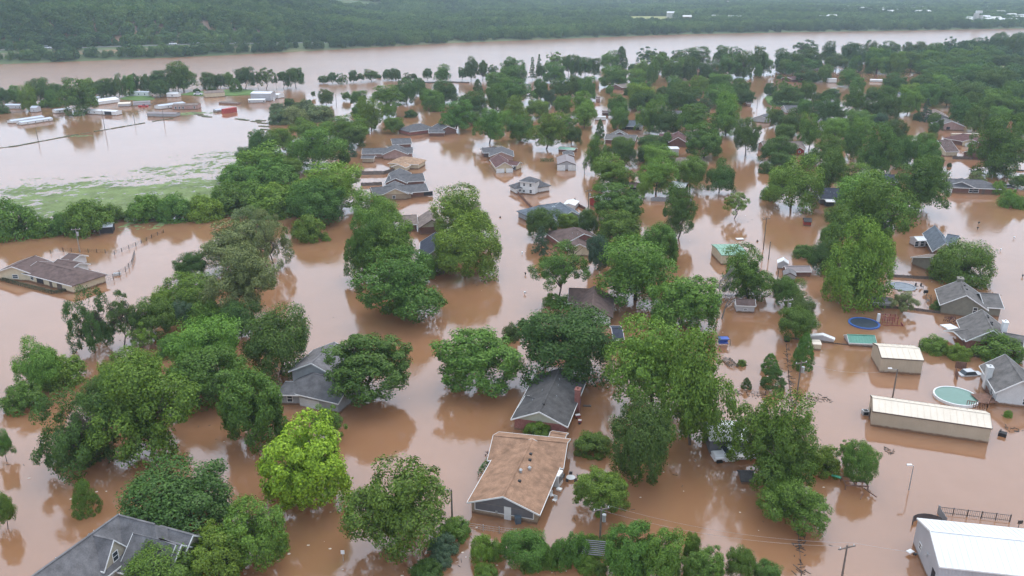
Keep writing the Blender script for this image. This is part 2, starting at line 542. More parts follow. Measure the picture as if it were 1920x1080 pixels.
def plant_trees():
    rng = random.Random(7)
    zones = {}
    for T in TREES: zones.setdefault(T['zone'], []).append(T)
    for zt in zones.values():
        zt.sort(key=lambda T: T['box'][0] + T['box'][2])
        for kset, word in (("b", "shrub"), ("rtamcp", "tree")):
            sub = [T for T in zt if T['k'] in kset]
            for i, T in enumerate(sub):
                if not T['lab']:
                    T['lab'] = "%s %s, %s %s from left %s" % (TNAME[T['t']], KNAME[T['k']], ORD[i] if len(sub) > 1 else "first", word, T['zone'])
    for i, T in enumerate(TREES):
        x0, y0, x1, y1 = T['box']; k = T['k']
        cx, cy, w, h = (x0 + x1) / 2, (y0 + y1) / 2, x1 - x0, y1 - y0
        r = ray(cx, cy); hd = math.hypot(r.x, r.y)
        th = math.atan2(-r.z, hd); V = 4.0
        for it in range(8):
            if T['base']:
                g = G(cx, T['base']); D = math.hypot(g.x, g.y); tt = D / hd; Zc = CAM_H + r.z * tt
            else:
                Zc = V * (0.72 if k == 'b' else 1.0) + (0.0 if k in 'bcp' else 0.9)
                tt = (CAM_H - Zc) / -r.z
            R = (1.12 if k == 'b' else 0.98 if tt < 230 else 1.07) * w / 2 * tt / FPX; hm = h / 2 * tt / FPX * r.length
            V = math.sqrt(max(hm * hm - (R * math.sin(th)) ** 2, 0.04)) / math.cos(th)
            V = min(max(V, 0.62 * R), (2.6 if k in 'cp' else 1.75) * R)
        Zc = max(Zc, 0.35 * V)
        pos = Vector((r.x * tt, r.y * tt, 0))
        root = empty(KOBJ[k], pos, T['lab'], 'shrub' if k == 'b' else 'tree', T['zone'].replace('in the ', '').replace('of the ', '').replace('along the ', 'along the ') if not T.get('grp') else T['grp'])
        co = bpy.data.objects.new("crown", rng.choice(CROWNS[k])); COL.objects.link(co); co.parent = root
        co.location = (0, 0, Zc); co.scale = (R, R, V); co.rotation_euler = (0, 0, rng.uniform(0, 6.28))
        c = TINT[T['t']]; j = rng.uniform(0.84, 1.2); q = rng.uniform(-.12, .16)
        co.color = (c[0] * j * (1 + q), c[1] * j, c[2] * j * (1 - q), 1)
        tm = rng.choice(TRUNKS_A if k == 'a' else TRUNKS_C if k in 'cp' else TRUNKS)
        to = bpy.data.objects.new("trunk", tm); COL.objects.link(to); to.parent = root
        to.scale = (R if k not in 'c' else R * .6,) * 2 + (max(Zc, 0.6),); to.rotation_euler = (0, 0, rng.uniform(0, 6.28))
        T['pos'], T['R'] = pos, R


# ---------------------------------------------------------------- far woods: one mass on the far bank and hills
def far_forest():
    rng = np.random.RandomState(5)
    pts, scl = [], []
    for (u0, u1, sp, k) in ((0, 330, 6.6, 1.0), (330, 1200, 10, 1.3), (1200, 3000, 17, 1.9), (3000, 5600, 34, 3.2)):
        x = np.arange(-3600, 4200, sp); u = np.arange(u0, u1, sp)
        X, U = np.meshgrid(x, u); X = X.ravel() + rng.uniform(-.5, .5, X.size) * sp; U = U.ravel() + rng.uniform(-.5, .5, U.size) * sp
        Y = bank_y(X) + U
        a = X / np.maximum(Y, 1)
        ok = (np.abs(a) < 0.68) & (Y > 300)
        X, Y, U, a = X[ok], Y[ok], U[ok], a[ok]
        near = a < -0.19
        keep = rng.rand(len(X)) < 0.93
        keep &= ~(near & (U > 16) & (U < 60) & (rng.rand(len(X)) < 0.93 * (a < -0.2)))          # road shelf and verge
        keep &= ~((a < -0.30) & (U > 66) & (U < 128) & (wob(X, Y, 0.05, 8) > 0.6) & (wob(X, Y, 0.03, 2) > 0.0))   # bare rock
        keep &= ~((U > 140) & (wob(X, Y, 0.008, 12) > np.where(a < -.1, 1.25, 1.6)))
        for (fx0, fy0, fx1, fy1) in FIELDS:
            p = (fx0 < X) & (X < fx1) & (fy0 < Y) & (Y < fy1)
            keep &= ~p
        town = (a > 0.12) & (Y > 1850) & (Y < 3600) & (wob(X, Y, 0.006, 31) > 0.35)
        keep &= ~(town & (rng.rand(len(X)) < 0.8))
        keep &= (U > 1) 
        X, Y, U = X[keep], Y[keep], U[keep]
        Z = land_h(X, Y)
        pts.append(np.stack([X, Y, Z], 1)); scl.append(k * rng.uniform(0.65, 1.3, len(X)) * np.where(U < 16, 0.85, 1.0))
    P, S = np.concatenate(pts), np.concatenate(scl)
    me = bpy.data.meshes.new("far_forest"); me.vertices.add(len(P)); me.vertices.foreach_set("co", P.astype(np.float32).ravel())
    at = me.attributes.new("size", 'FLOAT', 'POINT'); at.data.foreach_set("value", S.astype(np.float32))
    ob = bpy.data.objects.new("far_forest", me); COL.objects.link(ob)
    tag(ob, "hazy green woods covering the far bank and hills", None, None, "stuff")
    temps = []
    for i in range(5):
        cm = crown_mesh('rtrbt'[i], 900 + i, FARLEAF, 0.08 if 'rtrbt'[i] != 'b' else 0.11, 3.0)
        for v in cm.vertices: v.co = Vector((v.co.x * 4.6, v.co.y * 4.6, v.co.z * 4.4 + 4.6))
        temps.append(bpy.data.objects.new("far_crown", cm))
    ng = bpy.data.node_groups.new("forest", 'GeometryNodeTree')
    ng.interface.new_socket("Geometry", in_out='INPUT', socket_type='NodeSocketGeometry')
    ng.interface.new_socket("Geometry", in_out='OUTPUT', socket_type='NodeSocketGeometry')
    gi, go = ng.nodes.new("NodeGroupInput"), ng.nodes.new("NodeGroupOutput")
    iop = ng.nodes.new("GeometryNodeInstanceOnPoints"); jn = ng.nodes.new("GeometryNodeJoinGeometry")
    for o in temps:
        n = ng.nodes.new("GeometryNodeObjectInfo"); n.inputs["Object"].default_value = o; n.inputs["As Instance"].default_value = True
        ng.links.new(n.outputs["Geometry"], jn.inputs[0])
    ng.links.new(gi.outputs[0], iop.inputs["Points"]); ng.links.new(jn.outputs[0], iop.inputs["Instance"])
    iop.inputs["Pick Instance"].default_value = True
    ri = ng.nodes.new("FunctionNodeRandomValue"); ri.data_type = 'INT'; ri.inputs["Min"].default_value = 0; ri.inputs["Max"].default_value = 4
    ng.links.new(ri.outputs[2], iop.inputs["Instance Index"])
    rr = ng.nodes.new("FunctionNodeRandomValue"); rr.data_type = 'FLOAT_VECTOR'; rr.inputs[0].default_value = (0, 0, 0); rr.inputs[1].default_value = (0, 0, 6.28)
    ng.links.new(rr.outputs[0], iop.inputs["Rotation"])
    na = ng.nodes.new("GeometryNodeInputNamedAttribute"); na.data_type = 'FLOAT'; na.inputs["Name"].default_value = "size"
    ng.links.new(na.outputs["Attribute"], iop.inputs["Scale"])
    ng.links.new(iop.outputs[0], go.inputs[0])
    md = ob.modifiers.new("forest", 'NODES'); md.node_group = ng


def near_wood():
    "crowns that close the gaps of the wood at the right, too packed to count"
    poly = [(p.x, p.y) for p in (G(*q) for q in ((1640, 124), (1700, 108), (1790, 96), (1860, 88), (1935, 80), (2000, 84), (2000, 238), (1930, 238), (1850, 200), (1770, 190), (1712, 165), (1742, 143), (1735, 130), (1690, 128)))]
    rng = np.random.RandomState(9)
    x0, x1 = min(p[0] for p in poly), max(p[0] for p in poly); y0, y1 = min(p[1] for p in poly), max(p[1] for p in poly)
    X, Y = np.meshgrid(np.arange(x0, x1, 8.5), np.arange(y0, y1, 8.5)); X = X.ravel() + rng.uniform(-4, 4, X.size); Y = Y.ravel() + rng.uniform(-4, 4, Y.size)
    ins = np.zeros(len(X), bool)
    for i in range(len(poly)):
        (ax, ay), (bx, by) = poly[i], poly[i - 1]
        c = (ay > Y) != (by > Y)
        ins ^= c & (X < (bx - ax) * (Y - ay) / (by - ay + 1e-9) + ax)
    for q in ((1862, 136, 1990, 122), (1885, 110, 1990, 96)):          # the two fields stay open
        p, r = G(q[0], q[1]), G(q[2], q[3]); ins &= ~((Y > p.y - 14) & (Y < r.y + 4) & (X / Y > p.x / p.y))
    X, Y = X[ins], Y[ins]
    me = bpy.data.meshes.new("riverside_wood"); me.vertices.add(len(X)); me.vertices.foreach_set("co", np.stack([X, Y, np.full(len(X), -.8)], 1).astype(np.float32).ravel())
    at = me.attributes.new("size", 'FLOAT', 'POINT'); at.data.foreach_set("value", rng.uniform(.6, 1.15, len(X)).astype(np.float32))
    ob = bpy.data.objects.new("riverside_wood", me); COL.objects.link(ob)
    tag(ob, "packed green undergrowth filling the right-hand wood", None, None, "stuff")
    md = ob.modifiers.new("forest", 'NODES'); md.node_group = bpy.data.node_groups["forest"]


# ---------------------------------------------------------------- green land that stands out of the water
def patch(name, pix, mat, z=0.25, label=None, rag=0.0, nsub=1):
    "a low bank of ground with a sloping edge, outline given where the photograph shows it"
    P = [G(*p) for p in pix]
    c = sum(P, Vector()) / len(P)
    P = [Vector((p.x, p.y, 0)) for p in P]
    V = [(c.x, c.y, z)] ; F = []
    n = len(P)
    for p in P: q = c.lerp(p, 0.94); V.append((q.x, q.y, z * random.Random(int(p.x * 7)).uniform(.6, 1)))
    for p in P: V.append((p.x, p.y, -0.4))
    for i in range(n):
        j = (i + 1) % n
        F.append((0, 1 + i, 1 + j)); F.append((1 + i, 1 + n + i, 1 + n + j, 1 + j))
    o = mesh(name, V, F, mat)
    return tag(o, label, None, None, "structure")


GRASS = plain("lawn_grass", (0.10, 0.17, 0.045), 0.95, 0.3, 0.15, 2.5)
HAYFIELD = plain("hay_field", (0.26, 0.27, 0.10), 0.95, 0.2, 0.03, 0.8)
FIELDS = []
for (a, b, c_, d_) in ((1103, 36, 1187, 31.5), (1190, 42, 1250, 30.5), (1005, 42, 1065, 37)):
    p, q = G(a, b, 6), G(c_, d_, 6)
    FIELDS.append((min(p.x, q.x * .97), p.y - 12, q.x * 1.02, q.y + 10))
R1 = "on the bank behind the trailers"
R2 = "beside the river above the trailers"
R3 = "in the flooded riverside row"
R4 = "in the riverside cluster left of channel"
TB(0, 110, 6, R1, """-60 330 90 490 rd;90 320 215 470 rl;215 325 385 545 rl;325 250 550 480 rd;530 290 650 400 rd;510 365 645 500 rg;630 300 720 430 rd;
-80 530 80 620 bd;140 370 235 490 bd;440 470 560 550 bg;560 470 680 550 bg;890 235 1050 360 rl;1020 240 1270 410 rd;1170 235 1290 390 rd;1265 195 1390 400 rd;1385 200 1510 390 rg;
1440 190 1560 360 rd;1560 195 1690 370 rd;1690 255 1895 400 rd 430;
695 260 1050 600 tg 625|large green tree standing alone in water among the white trailers""")
TB(280, 110, 6, R2, """10 145 250 300 rd 370;215 50 505 300 tg 370;215 100 400 320 rd 370;340 230 430 330 rd 375;495 335 570 385 bd;585 165 760 325 rd 335;745 180 840 300 rd 335;830 165 940 310 rg 330;
905 225 1030 350 cg 375;650 325 755 400 rd 415;975 110 1170 290 rd 345;1170 150 1260 270 ad 340;1205 110 1405 280 ad 345;1390 190 1450 270 ad 350;1445 150 1560 250 rd 340;1545 110 1725 280 rd 335;1510 230 1590 310 ad 330;
1820 370 1865 420 rd 440;1520 455 1630 545 rd;1775 460 1825 495 bd""")
TB(600, 90, 6, R3, """-20 315 90 385 rd 400;85 280 180 375 rd 400;180 290 305 400 ad 405;325 255 420 365 rd 390;420 290 500 355 rd 385;495 245 650 345 rd 375;640 300 690 345 bd;705 245 800 350 rd 365;790 235 905 350 rd 365;
935 280 1035 370 ad 380;1030 290 1090 345 rd 375;1155 235 1255 335 rd 370;1290 195 1470 355 tg 375;1555 220 1640 330 rd 365;1620 110 1770 320 td 365;1770 195 1880 320 td 365;1795 140 1880 240 rd 340""")
Z1 = "between field and riverside row"
TB(600, 90, 6, Z1, """-10 475 135 620 rd 640;240 500 335 575 rg;345 485 525 650 rg;435 560 700 900 tl;360 640 520 800 rg;600 425 920 640 tl 760;700 610 865 760 rl;850 355 1085 600 rd;1045 340 1190 510 rd;1120 450 1240 580 rg;
1145 475 1390 680 rl;1260 370 1530 600 rd;1240 655 1340 720 bl;960 705 1090 780 bd;720 790 940 920 rg;1725 355 1825 480 cd 490|small dark egg-shaped evergreen standing by the channel;1355 600 1700 900 tg 935;1670 720 1800 850 rg""")
Z2 = "in the dense grove left of channel"
TB(860, 90, 6, R4, """320 190 440 300 ad 330;480 115 730 330 tg;490 200 760 380 rg;790 110 870 330 pd 360;870 70 945 290 pd 360;990 50 1190 200 ag 330;870 200 980 320 rd 350;960 165 1190 370 rg;1170 85 1300 270 rd 345;1255 95 1380 300 rd;1350 115 1500 290 rd 345;1460 120 1590 290 rd 330""")
TB(860, 90, 6, Z2, """310 290 580 440 rg;320 410 540 690 rg;480 355 860 600 tg;840 350 1000 560 rd;960 470 1085 650 rb;1045 345 1270 550 td;1230 320 1400 520 rd;1350 330 1535 560 rg;10 490 310 740 rd;115 720 235 830 rg;180 690 520 1010 tg 1075;400 715 590 900 rl;515 545 780 800 tl;560 755 830 1020 rg;780 590 1020 760 rl;
810 735 1190 1080 tl 1135;1080 540 1260 740 rl;1110 740 1320 900 ag;1180 850 1370 1060 rd;1270 500 1500 760 tl;1300 620 1540 880 tl 905;1540 810 1640 1010 cd""")
Z3 = "just right of the narrow channel"
TB(860, 90, 6, Z3, """1605 40 1800 210 rg;1760 -5 1900 220 cd;1600 205 1890 420 rg;1655 425 1740 510 rg 520;1690 520 1900 760 rg;1720 670 1905 900 rl 920""")
Z4 = "on the river edge around bare trunks"
TB(1120, 80, 6, Z4, """350 240 440 310 bd;460 55 690 210 ad;430 200 600 370 rl;350 300 560 440 rl;560 210 690 440 rg;600 130 800 330 rg;690 105 780 200 rd;830 90 960 200 ad;740 180 990 400 rg;920 70 1250 260 td;960 180 1130 400 rd;1150 220 1370 400 rd;1300 40 1480 220 td;1480 50 1630 170 ad;1370 150 1620 370 rg;1560 110 1760 370 rd;1740 65 1920 330 td;1775 245 1855 370 rg;1800 130 1960 330 rg""")
Z5 = "in the grove below the bare trunks"
TB(1120, 80, 6, Z5, """300 500 380 600 bd;360 410 590 560 rg;350 470 630 720 rl;380 540 640 740 rd;620 580 800 720 rg;660 530 830 580 bd;790 380 940 560 rg;850 440 1060 620 rg;810 540 1090 760 rd;1060 380 1240 540 rl;1230 355 1510 530 rg;1060 500 1180 600 rg;925 600 1190 740 ab;1100 580 1290 800 ab;1220 480 1540 700 rg;1505 415 1710 590 rd;1570 535 1765 680 rd;
450 650 740 990 tl;630 730 910 1010 rd;910 700 1280 1030 tg;1290 600 1630 1010 tl 1050""")
Z6 = "in the line behind the flooded bend"
TB(1380, 80, 6, Z6, """420 80 610 300 td;480 195 640 330 rg;540 120 750 290 rd;570 220 720 360 rg;665 5 930 120 ad;690 85 960 260 rd;755 190 910 290 rg;960 0 1130 200 td;1030 130 1250 290 rd;880 200 970 290 rg;1190 20 1440 230 rd;1280 160 1420 310 rg;1400 90 1510 210 rd;1460 -5 1620 180 td;1470 90 1720 310 rg;1600 0 1830 150 td;1720 130 1900 320 rg;680 290 920 440 rd 440;920 260 1080 420 rg 440;460 370 530 405 bd""")
Z7 = "around the small lawn island"
TB(1380, 80, 6, Z7, """1180 310 1390 470 tg;1290 400 1440 540 rg;320 465 450 590 rd 600;450 400 620 600 ag;440 500 740 670 rd;620 470 740 620 ag;720 450 890 660 rg;970 525 1160 645 rd;860 610 1140 870 rd 885;870 570 980 640 bd;1100 730 1230 850 rd;1240 510 1460 790 tg;1460 510 1640 660 rd 690;1620 500 1800 720 rg;1680 360 1920 540 rd;1580 600 1840 850 rd;1440 660 1570 800 rd;700 650 850 820 rg;340 700 450 900 al""")
Z8 = "in the grove below the lawn island"
TB(1380, 80, 6, Z8, """400 760 540 930 rd;500 760 760 1000 rd;460 930 650 1090 rg;720 820 980 1130 tg 1210;1240 770 1540 950 rg;1540 800 1700 920 rb;1000 860 1260 1010 rg""")
Z9 = "in the right-hand wood's upper part"
TB(1600, 60, 6, Z9, """1840 0 1900 60 ad;1000 70 1170 230 ad;1290 80 1430 200 rd;1420 70 1530 200 ad;1530 30 1720 200 rd;1720 40 1920 230 rd;560 125 660 260 rd;650 120 860 250 rd;840 140 1010 280 rg;1180 110 1280 230 rd;1100 200 1300 330 rg;1300 180 1500 300 rg;1440 200 1690 300 rd;160 200 420 430 rl;400 240 600 440 rl;560 240 760 420 rd;740 220 960 380 rg;940 250 1140 400 rg;1120 290 1340 420 rg;1330 280 1560 400 rg;1540 280 1760 390 rd;1740 310 1940 400 rd;700 330 900 440 rl;840 360 1060 470 rd""")
Z10 = "in the right-hand wood's middle"
TB(1600, 60, 6, Z10, """780 400 1020 560 rg;1000 410 1200 560 rg;1150 380 1420 560 rg;1380 370 1590 520 rg;1130 480 1300 610 rd;640 500 900 640 rd;880 500 1100 660 rl;1280 450 1480 620 rd;1380 460 1740 640 rd;1650 450 1850 600 rd;1860 440 1960 580 rd;560 590 780 720 rl;520 650 750 900 rl;700 600 960 800 rg;940 590 1200 800 rg;1190 580 1500 760 rd;1680 580 1880 780 rg;1860 600 1960 780 rg""")
Z11 = "on the right-hand wood's lower edge"
TB(1600, 60, 6, Z11, """760 770 900 990 pb;680 900 770 1000 bd;1260 690 1420 860 rg;1110 750 1360 1000 tg;1280 850 1500 1080 tg;1450 680 1760 920 rg;1760 760 1960 940 rg;1540 860 1760 1040 rl;1490 930 1700 1090 rd;1800 930 1960 1120 rg""")
Z12 = "among the centre houses"
TB(1100, 210, 6, Z12, """1140 150 1530 490 mg;1675 90 1940 420 rd 500;600 280 850 400 rd;570 400 720 560 rd 570;620 340 880 520 rg;835 230 980 370 cg;0 265 210 660 tg 690;180 380 290 540 rd;290 280 500 430 rg;300 320 555 580 rd;645 410 985 590 rl;570 520 1000 900 tl;560 715 740 950 tl;80 480 520 840 tl;350 740 480 850 rl;1010 520 1340 830 rg 880;1370 550 1650 880 rg 915;1560 900 1810 1120 al 1200;110 840 640 1180 mg;880 860 1250 1392 td""")
Z13 = "in the grove around the navy-roofed house"
TB(1380, 210, 6, Z13, """300 270 660 530 rd;400 460 650 620 rd;450 140 650 290 rg;270 560 420 700 bd;380 520 930 1030 rl;290 850 440 1000 bg;730 470 890 600 rd;870 280 1220 560 tg;890 440 1250 850 tg;1000 80 1260 300 rl;1220 180 1420 500 rg;1330 80 1560 300 tl;1400 180 1800 660 tg;1640 100 1900 330 rd;1780 290 1960 600 tg;1180 600 1640 880 al;1160 800 1900 1150 tl;1150 940 1370 1120 rl""")
Z14 = "among the right-edge houses"
TB(1600, 200, 6, Z14, """510 340 760 600 rg;740 390 960 680 rg;730 300 930 450 rg;890 570 1010 680 rg;820 670 1020 800 al;470 600 1040 1130 tg;850 190 960 300 rd;850 80 970 190 rg;950 150 1015 250 rd;1400 180 1900 760 tg 790;1430 370 1760 700 tg;1310 740 1500 840 as;1060 635 1105 680 bd;1540 850 1705 990 bl;1650 840 1715 900 bd;1765 780 1960 900 rd 920;1660 950 1860 1140 bl;1840 1020 1960 1160 bl""")
Z15 = "in the thicket beside the flooded field"
TB(400, 200, 6, Z15, """635 40 830 210 bs;760 20 1060 190 bs;1060 10 1340 160 bs;1090 60 1290 160 bs;640 -20 800 60 bs;900 -50 1150 80 bs;870 150 1180 330 rl;1180 180 1420 350 rl;1300 110 1720 400 tl;1420 240 1690 440 rd;390 260 560 420 ag;400 270 640 540 rd;270 460 480 620 rd;600 250 880 480 rg;880 240 1460 660 rl;1410 480 1530 640 rd;1500 425 1625 555 pb;
300 510 860 720 bl;420 640 900 860 bg;80 660 420 860 bl;720 580 1000 760 rg;860 620 1630 1130 tl;0 840 330 1100 bl;220 850 620 1100 bl;560 850 880 1100 bl;800 900 1000 1150 bg""")
Z16 = "in the hedge below the flooded field"
TB(0, 360, 3, Z16, """-40 60 180 270 bg;160 140 330 250 bl;300 120 450 240 bg;390 60 600 250 bl;540 80 690 170 bg;730 20 930 170 bl;900 20 1080 170 bg;1060 20 1240 170 bl;1200 -20 1420 130 bg;1400 -20 1660 140 bl;1630 -60 1920 160 rg;1650 135 1810 290 bl|round light green bush standing alone in brown water;1815 248 1858 278 bl|tiny bush beside the round bush in brown water""")
Z17 = "in the big clump left of centre"
TB(0, 360, 3, Z17, """1125 175 1480 420 ts;1290 85 1520 260 as;1400 110 1630 400 as;1190 310 1590 640 ts 730;980 345 1150 480 rd;910 480 1220 650 rg;850 560 980 680 rl;730 600 980 800 rg;370 555 620 890 ad 900;560 570 770 800 ad 880;720 740 870 870 al;1070 610 1280 780 bw;950 620 1080 740 rb;900 800 1060 930 bw;980 720 1350 1010 rl;1250 620 1450 800 rd;
1380 640 1750 990 rd 1030|dark green tree left of the pale grey house in the water""")
Z18 = "in the lower left clump"
TB(0, 720, 3, Z18, """90 -230 330 0 rl;200 -160 440 20 bl;25 0 220 155 bg;540 -120 1110 370 tg;200 50 620 440 ad;330 260 590 440 bd;560 -170 900 60 rl;440 -40 700 160 rg;930 -160 1360 60 rg;
1230 -75 1610 305 mg|round mid green tree left of the yellow-green maple;1465 180 1960 650 my|bright yellow-green maple, the most vivid tree in the photo;1740 110 1940 290 al|small pale tree in front of the pale grey house's garage;
720 460 1300 830 rd|broad dark green dome tree beside the stone-gabled house;1240 680 1600 990 ml|light green tree right of the stone-gabled house, the farther of two;1050 825 1400 1090 ml|light green tree right of the stone-gabled house, the nearer of two;730 930 1130 1150 rg|mid green tree hiding the front of the stone-gabled house;510 1030 610 1100 bl|small bright shrub at the foot of the stone gable;
400 545 550 720 cg|small green evergreen standing alone in water at lower left;-30 235 60 440 rg|green tree cut by the left edge, the upper one;-40 620 75 775 rg|green tree cut by the left edge, the lower one""")
Z19 = "in the dark grove left of the street"
TB(640, 360, 3, Z19, """70 0 310 200 rl;0 110 240 470 tg;70 140 420 470 tg;100 350 590 700 tg;410 350 530 480 rg;520 -20 860 250 tl;510 130 880 460 rl 460""")
Z20 = "around brown-roofed houses right of street"
TB(640, 360, 3, Z20, """1040 90 1230 240 rd;1220 120 1340 210 rl;1070 195 1185 340 pb 340;1335 95 1460 230 rd;1430 110 1690 300 mg;1060 280 1400 520 ag 640;1420 230 1900 580 tw 610;1690 180 1910 380 mg;1380 240 1520 420 rb;1740 480 2120 760 ml;1140 570 1240 660 bg;1245 570 1360 660 bl;910 740 1000 850 bd;995 710 1050 760 bd;
1000 640 1540 1040 rd|big dark drooping tree behind the red-brick house;550 780 1010 1090 mw 1100|round lime green tree left of the red-brick house;-95 785 390 1110 md 1165|dark green tree with visible trunk right of the pale grey house;
1510 720 2000 1230 tw|tall light green tree right of the red-brick house;1770 780 2190 1400 tw|largest light green tree, beside the white-roofed shed;1520 1200 1850 1590 rd|dark green tree right of the tan house, under light green trees""")
Z21 = "in the backyards at right"
TB(1280, 360, 3, Z21, """880 -60 1300 340 tg;820 60 1010 200 tg;780 170 900 290 rg;815 190 1170 630 tl 630|tall lobed tree with pale trunk in brown water right of centre;720 270 880 440 rd 450;630 300 740 380 bg;1420 290 1740 520 rg 500|round green tree beside the tan-roofed house at right;230 320 520 590 tg 600|green tree with thick trunk behind the small cream shed;510 480 680 620 rg;580 575 740 700 rd;545 650 755 810 rg;
625 800 745 990 cg|cone-shaped green evergreen standing alone by the power pole;1165 550 1330 660 as;1350 815 1490 905 bg;1490 860 1610 945 bl;1660 805 1890 935 bg;445 910 545 1010 cw|lime green rounded evergreen, farther of a touching pair;445 975 580 1100 cd|dark rounded evergreen in front of a lime green one;330 1045 390 1105 cd|tiny dark evergreen alone in open water;1405 620 1490 660 bd;310 940 355 980 bg|small green shrub beside grey branches in water""")
Z22 = "right of the white truck"
TB(1280, 720, 3, Z22, """290 40 700 500 tg;400 250 740 640 tg;460 540 830 780 tg;700 350 870 520 bl;855 315 1000 430 aw;910 340 1090 525 rg;1810 150 1850 190 bl|tiny shrub by the white-brick house corner""")
Z23 = "along the bottom edge"
TB(640, 720, 3, Z23, """20 435 580 910 tg 920|broad green tree with spreading trunk left of the tan house;560 750 710 880 bg;500 850 650 970 bb;490 950 610 1040 bb;395 1000 550 1100 bd;735 855 850 1010 bl;830 880 920 990 bw;905 800 1160 1020 rg;1170 870 1290 1040 bg;1250 840 1390 1030 bg;1360 840 1450 940 bg;750 1010 870 1100 bg;1400 930 1460 990 bw;1480 790 1750 1080 mg;1650 820 1920 1100 mg;1450 850 1530 950 bg;1420 1000 1490 1080 bd;1920 840 2020 1000 mg;1920 930 2150 1120 mg;2170 920 2330 1090 rg;2320 1000 2470 1110 rg;
1325 280 1505 390 bg|dark round shrub right of the tan house's back corner;1330 470 1620 705 ml 720|round light green tree beside the tan house's yard;1030 210 1170 300 bg|shrub between the red-brick house and the tan house;1110 900 1210 1040 bg;1010 960 1110 1060 bg;1330 960 1440 1070 bg;1560 960 1700 1090 bg;1180 1020 1220 1050 bl|tiny green tuft in the brown water at the bottom""")
plant_trees()
# ---------------------------------------------------------------- buildings
def roofm(name, col): return plain(name, col, 0.9, 0.28, 0.9, 7.0, 0.15)


RF = {'grey': roofm("grey_shingle", (0.115, 0.112, 0.118)), 'dgrey': roofm("dark_grey_shingle", (0.088, 0.084, 0.084)), 'lgrey': roofm("light_grey_shingle", (0.19, 0.18, 0.185)),
      'brown': roofm("brown_shingle", (0.130, 0.090, 0.082)), 'tan': roofm("tan_shingle", (0.300, 0.180, 0.118)), 'maroon': roofm("maroon_shingle", (0.125, 0.066, 0.062)),
      'navy': roofm("navy_shingle", (0.045, 0.050, 0.070)), 'peach': roofm("peach_shingle", (0.36, 0.235, 0.155)), 'blue': roofm("blue_grey_shingle", (0.125, 0.145, 0.170)),
      'white': plain("white_metal_roof", (0.68, 0.685, 0.69), 0.5, 0.07, 0.25, 3.0), 'cream': plain("cream_metal_roof", (0.66, 0.58, 0.48), 0.5, 0.07, 0.3, 3.0),
      'green': plain("green_metal_roof", (0.21, 0.36, 0.27), 0.55, 0.15, 0.5, 3.0), 'teal': plain("teal_metal_roof", (0.09, 0.26, 0.20), 0.45, 0.15, 0.5, 3.0),
      'pale': plain("pale_blue_metal_roof", (0.48, 0.52, 0.58), 0.5, 0.1, 0.4, 3.0), 'tmetal': plain("taupe_metal_roof", (0.24, 0.20, 0.205), 0.5, 0.12, 0.4, 3.0), 'taup': roofm("taupe_shingle", (0.21, 0.165, 0.145)),
      'lgrey2': roofm("mid_grey_shingle", (0.150, 0.145, 0.150)), 'olive': roofm("warm_grey_shingle", (0.145, 0.135, 0.130))}


def brickm(name, c1, c2):
    m, t, out = newmat(name)
    b = N(t, "ShaderNodeBsdfPrincipled"); b.inputs["Roughness"].default_value = 0.9
    c = mixc(t, ramp(t, noise(t, 5.0, 3, 0.8), 0.35, 0.65), c1, c2)
    c = mixc(t, ramp(t, noise(t, 0.8, 3), 0.2, 0.9), c, tuple(x * 0.75 for x in c1))
    c = mudline(t, c)
    t.links.new(c, b.inputs["Base Color"]); t.links.new(b.outputs[0], out.inputs[0])
    return m


WL = {'brick': brickm("red_brick", (0.26, 0.085, 0.07), (0.40, 0.20, 0.17)), 'dbrick': brickm("brown_brick", (0.16, 0.075, 0.055), (0.24, 0.13, 0.10)), 'stone': brickm("tan_stone", (0.42, 0.34, 0.25), (0.26, 0.18, 0.12)),
      'cstone': brickm("cream_stone", (0.50, 0.44, 0.34), (0.34, 0.29, 0.22)), 'wbrick': brickm("white_brick", (0.66, 0.66, 0.65), (0.52, 0.52, 0.52)),
      'cream': plain("cream_siding", (0.56, 0.48, 0.34), 0.7, 0.1, mud=True), 'white': plain("white_siding", (0.70, 0.70, 0.69), 0.6, 0.08, mud=True), 'grey': plain("grey_siding", (0.33, 0.34, 0.35), 0.7, 0.1, mud=True),
      'slate': plain("slate_siding", (0.155, 0.150, 0.160), 0.7, 0.12, mud=True), 'sage': plain("sage_siding", (0.42, 0.41, 0.32), 0.7, 0.1, mud=True), 'olive': plain("olive_siding", (0.205, 0.195, 0.155), 0.75, 0.12, mud=True),
      'beige': plain("beige_metal_wall", (0.45, 0.375, 0.28), 0.55, 0.08, 0.4, mud=True), 'lgrey': plain("light_grey_metal_wall", (0.42, 0.42, 0.44), 0.55, 0.08, 0.4, mud=True), 'red': plain("barn_red", (0.30, 0.04, 0.03), 0.7, 0.15, mud=True),
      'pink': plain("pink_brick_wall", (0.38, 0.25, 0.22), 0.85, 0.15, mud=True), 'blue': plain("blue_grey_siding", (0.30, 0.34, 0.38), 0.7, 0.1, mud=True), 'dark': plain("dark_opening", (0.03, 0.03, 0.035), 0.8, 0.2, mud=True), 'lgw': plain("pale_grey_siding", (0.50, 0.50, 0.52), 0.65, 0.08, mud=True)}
WHITE = plain("white_trim", (0.74, 0.74, 0.73), 0.5, 0.08)
DTRIM = plain("brown_trim", (0.12, 0.09, 0.075), 0.7, 0.15)
GLASS = plain("window_glass", (0.035, 0.045, 0.055), 0.08, 0.1, spec=0.6)
METAL = plain("galvanised_metal", (0.42, 0.43, 0.44), 0.4, 0.15, metal=0.4)
BLACK = plain("black_plastic", (0.02, 0.02, 0.022), 0.6, 0.2)
WOOD = plain("weathered_fence_wood", (0.13, 0.105, 0.09), 0.9, 0.3, 1.0, 8)
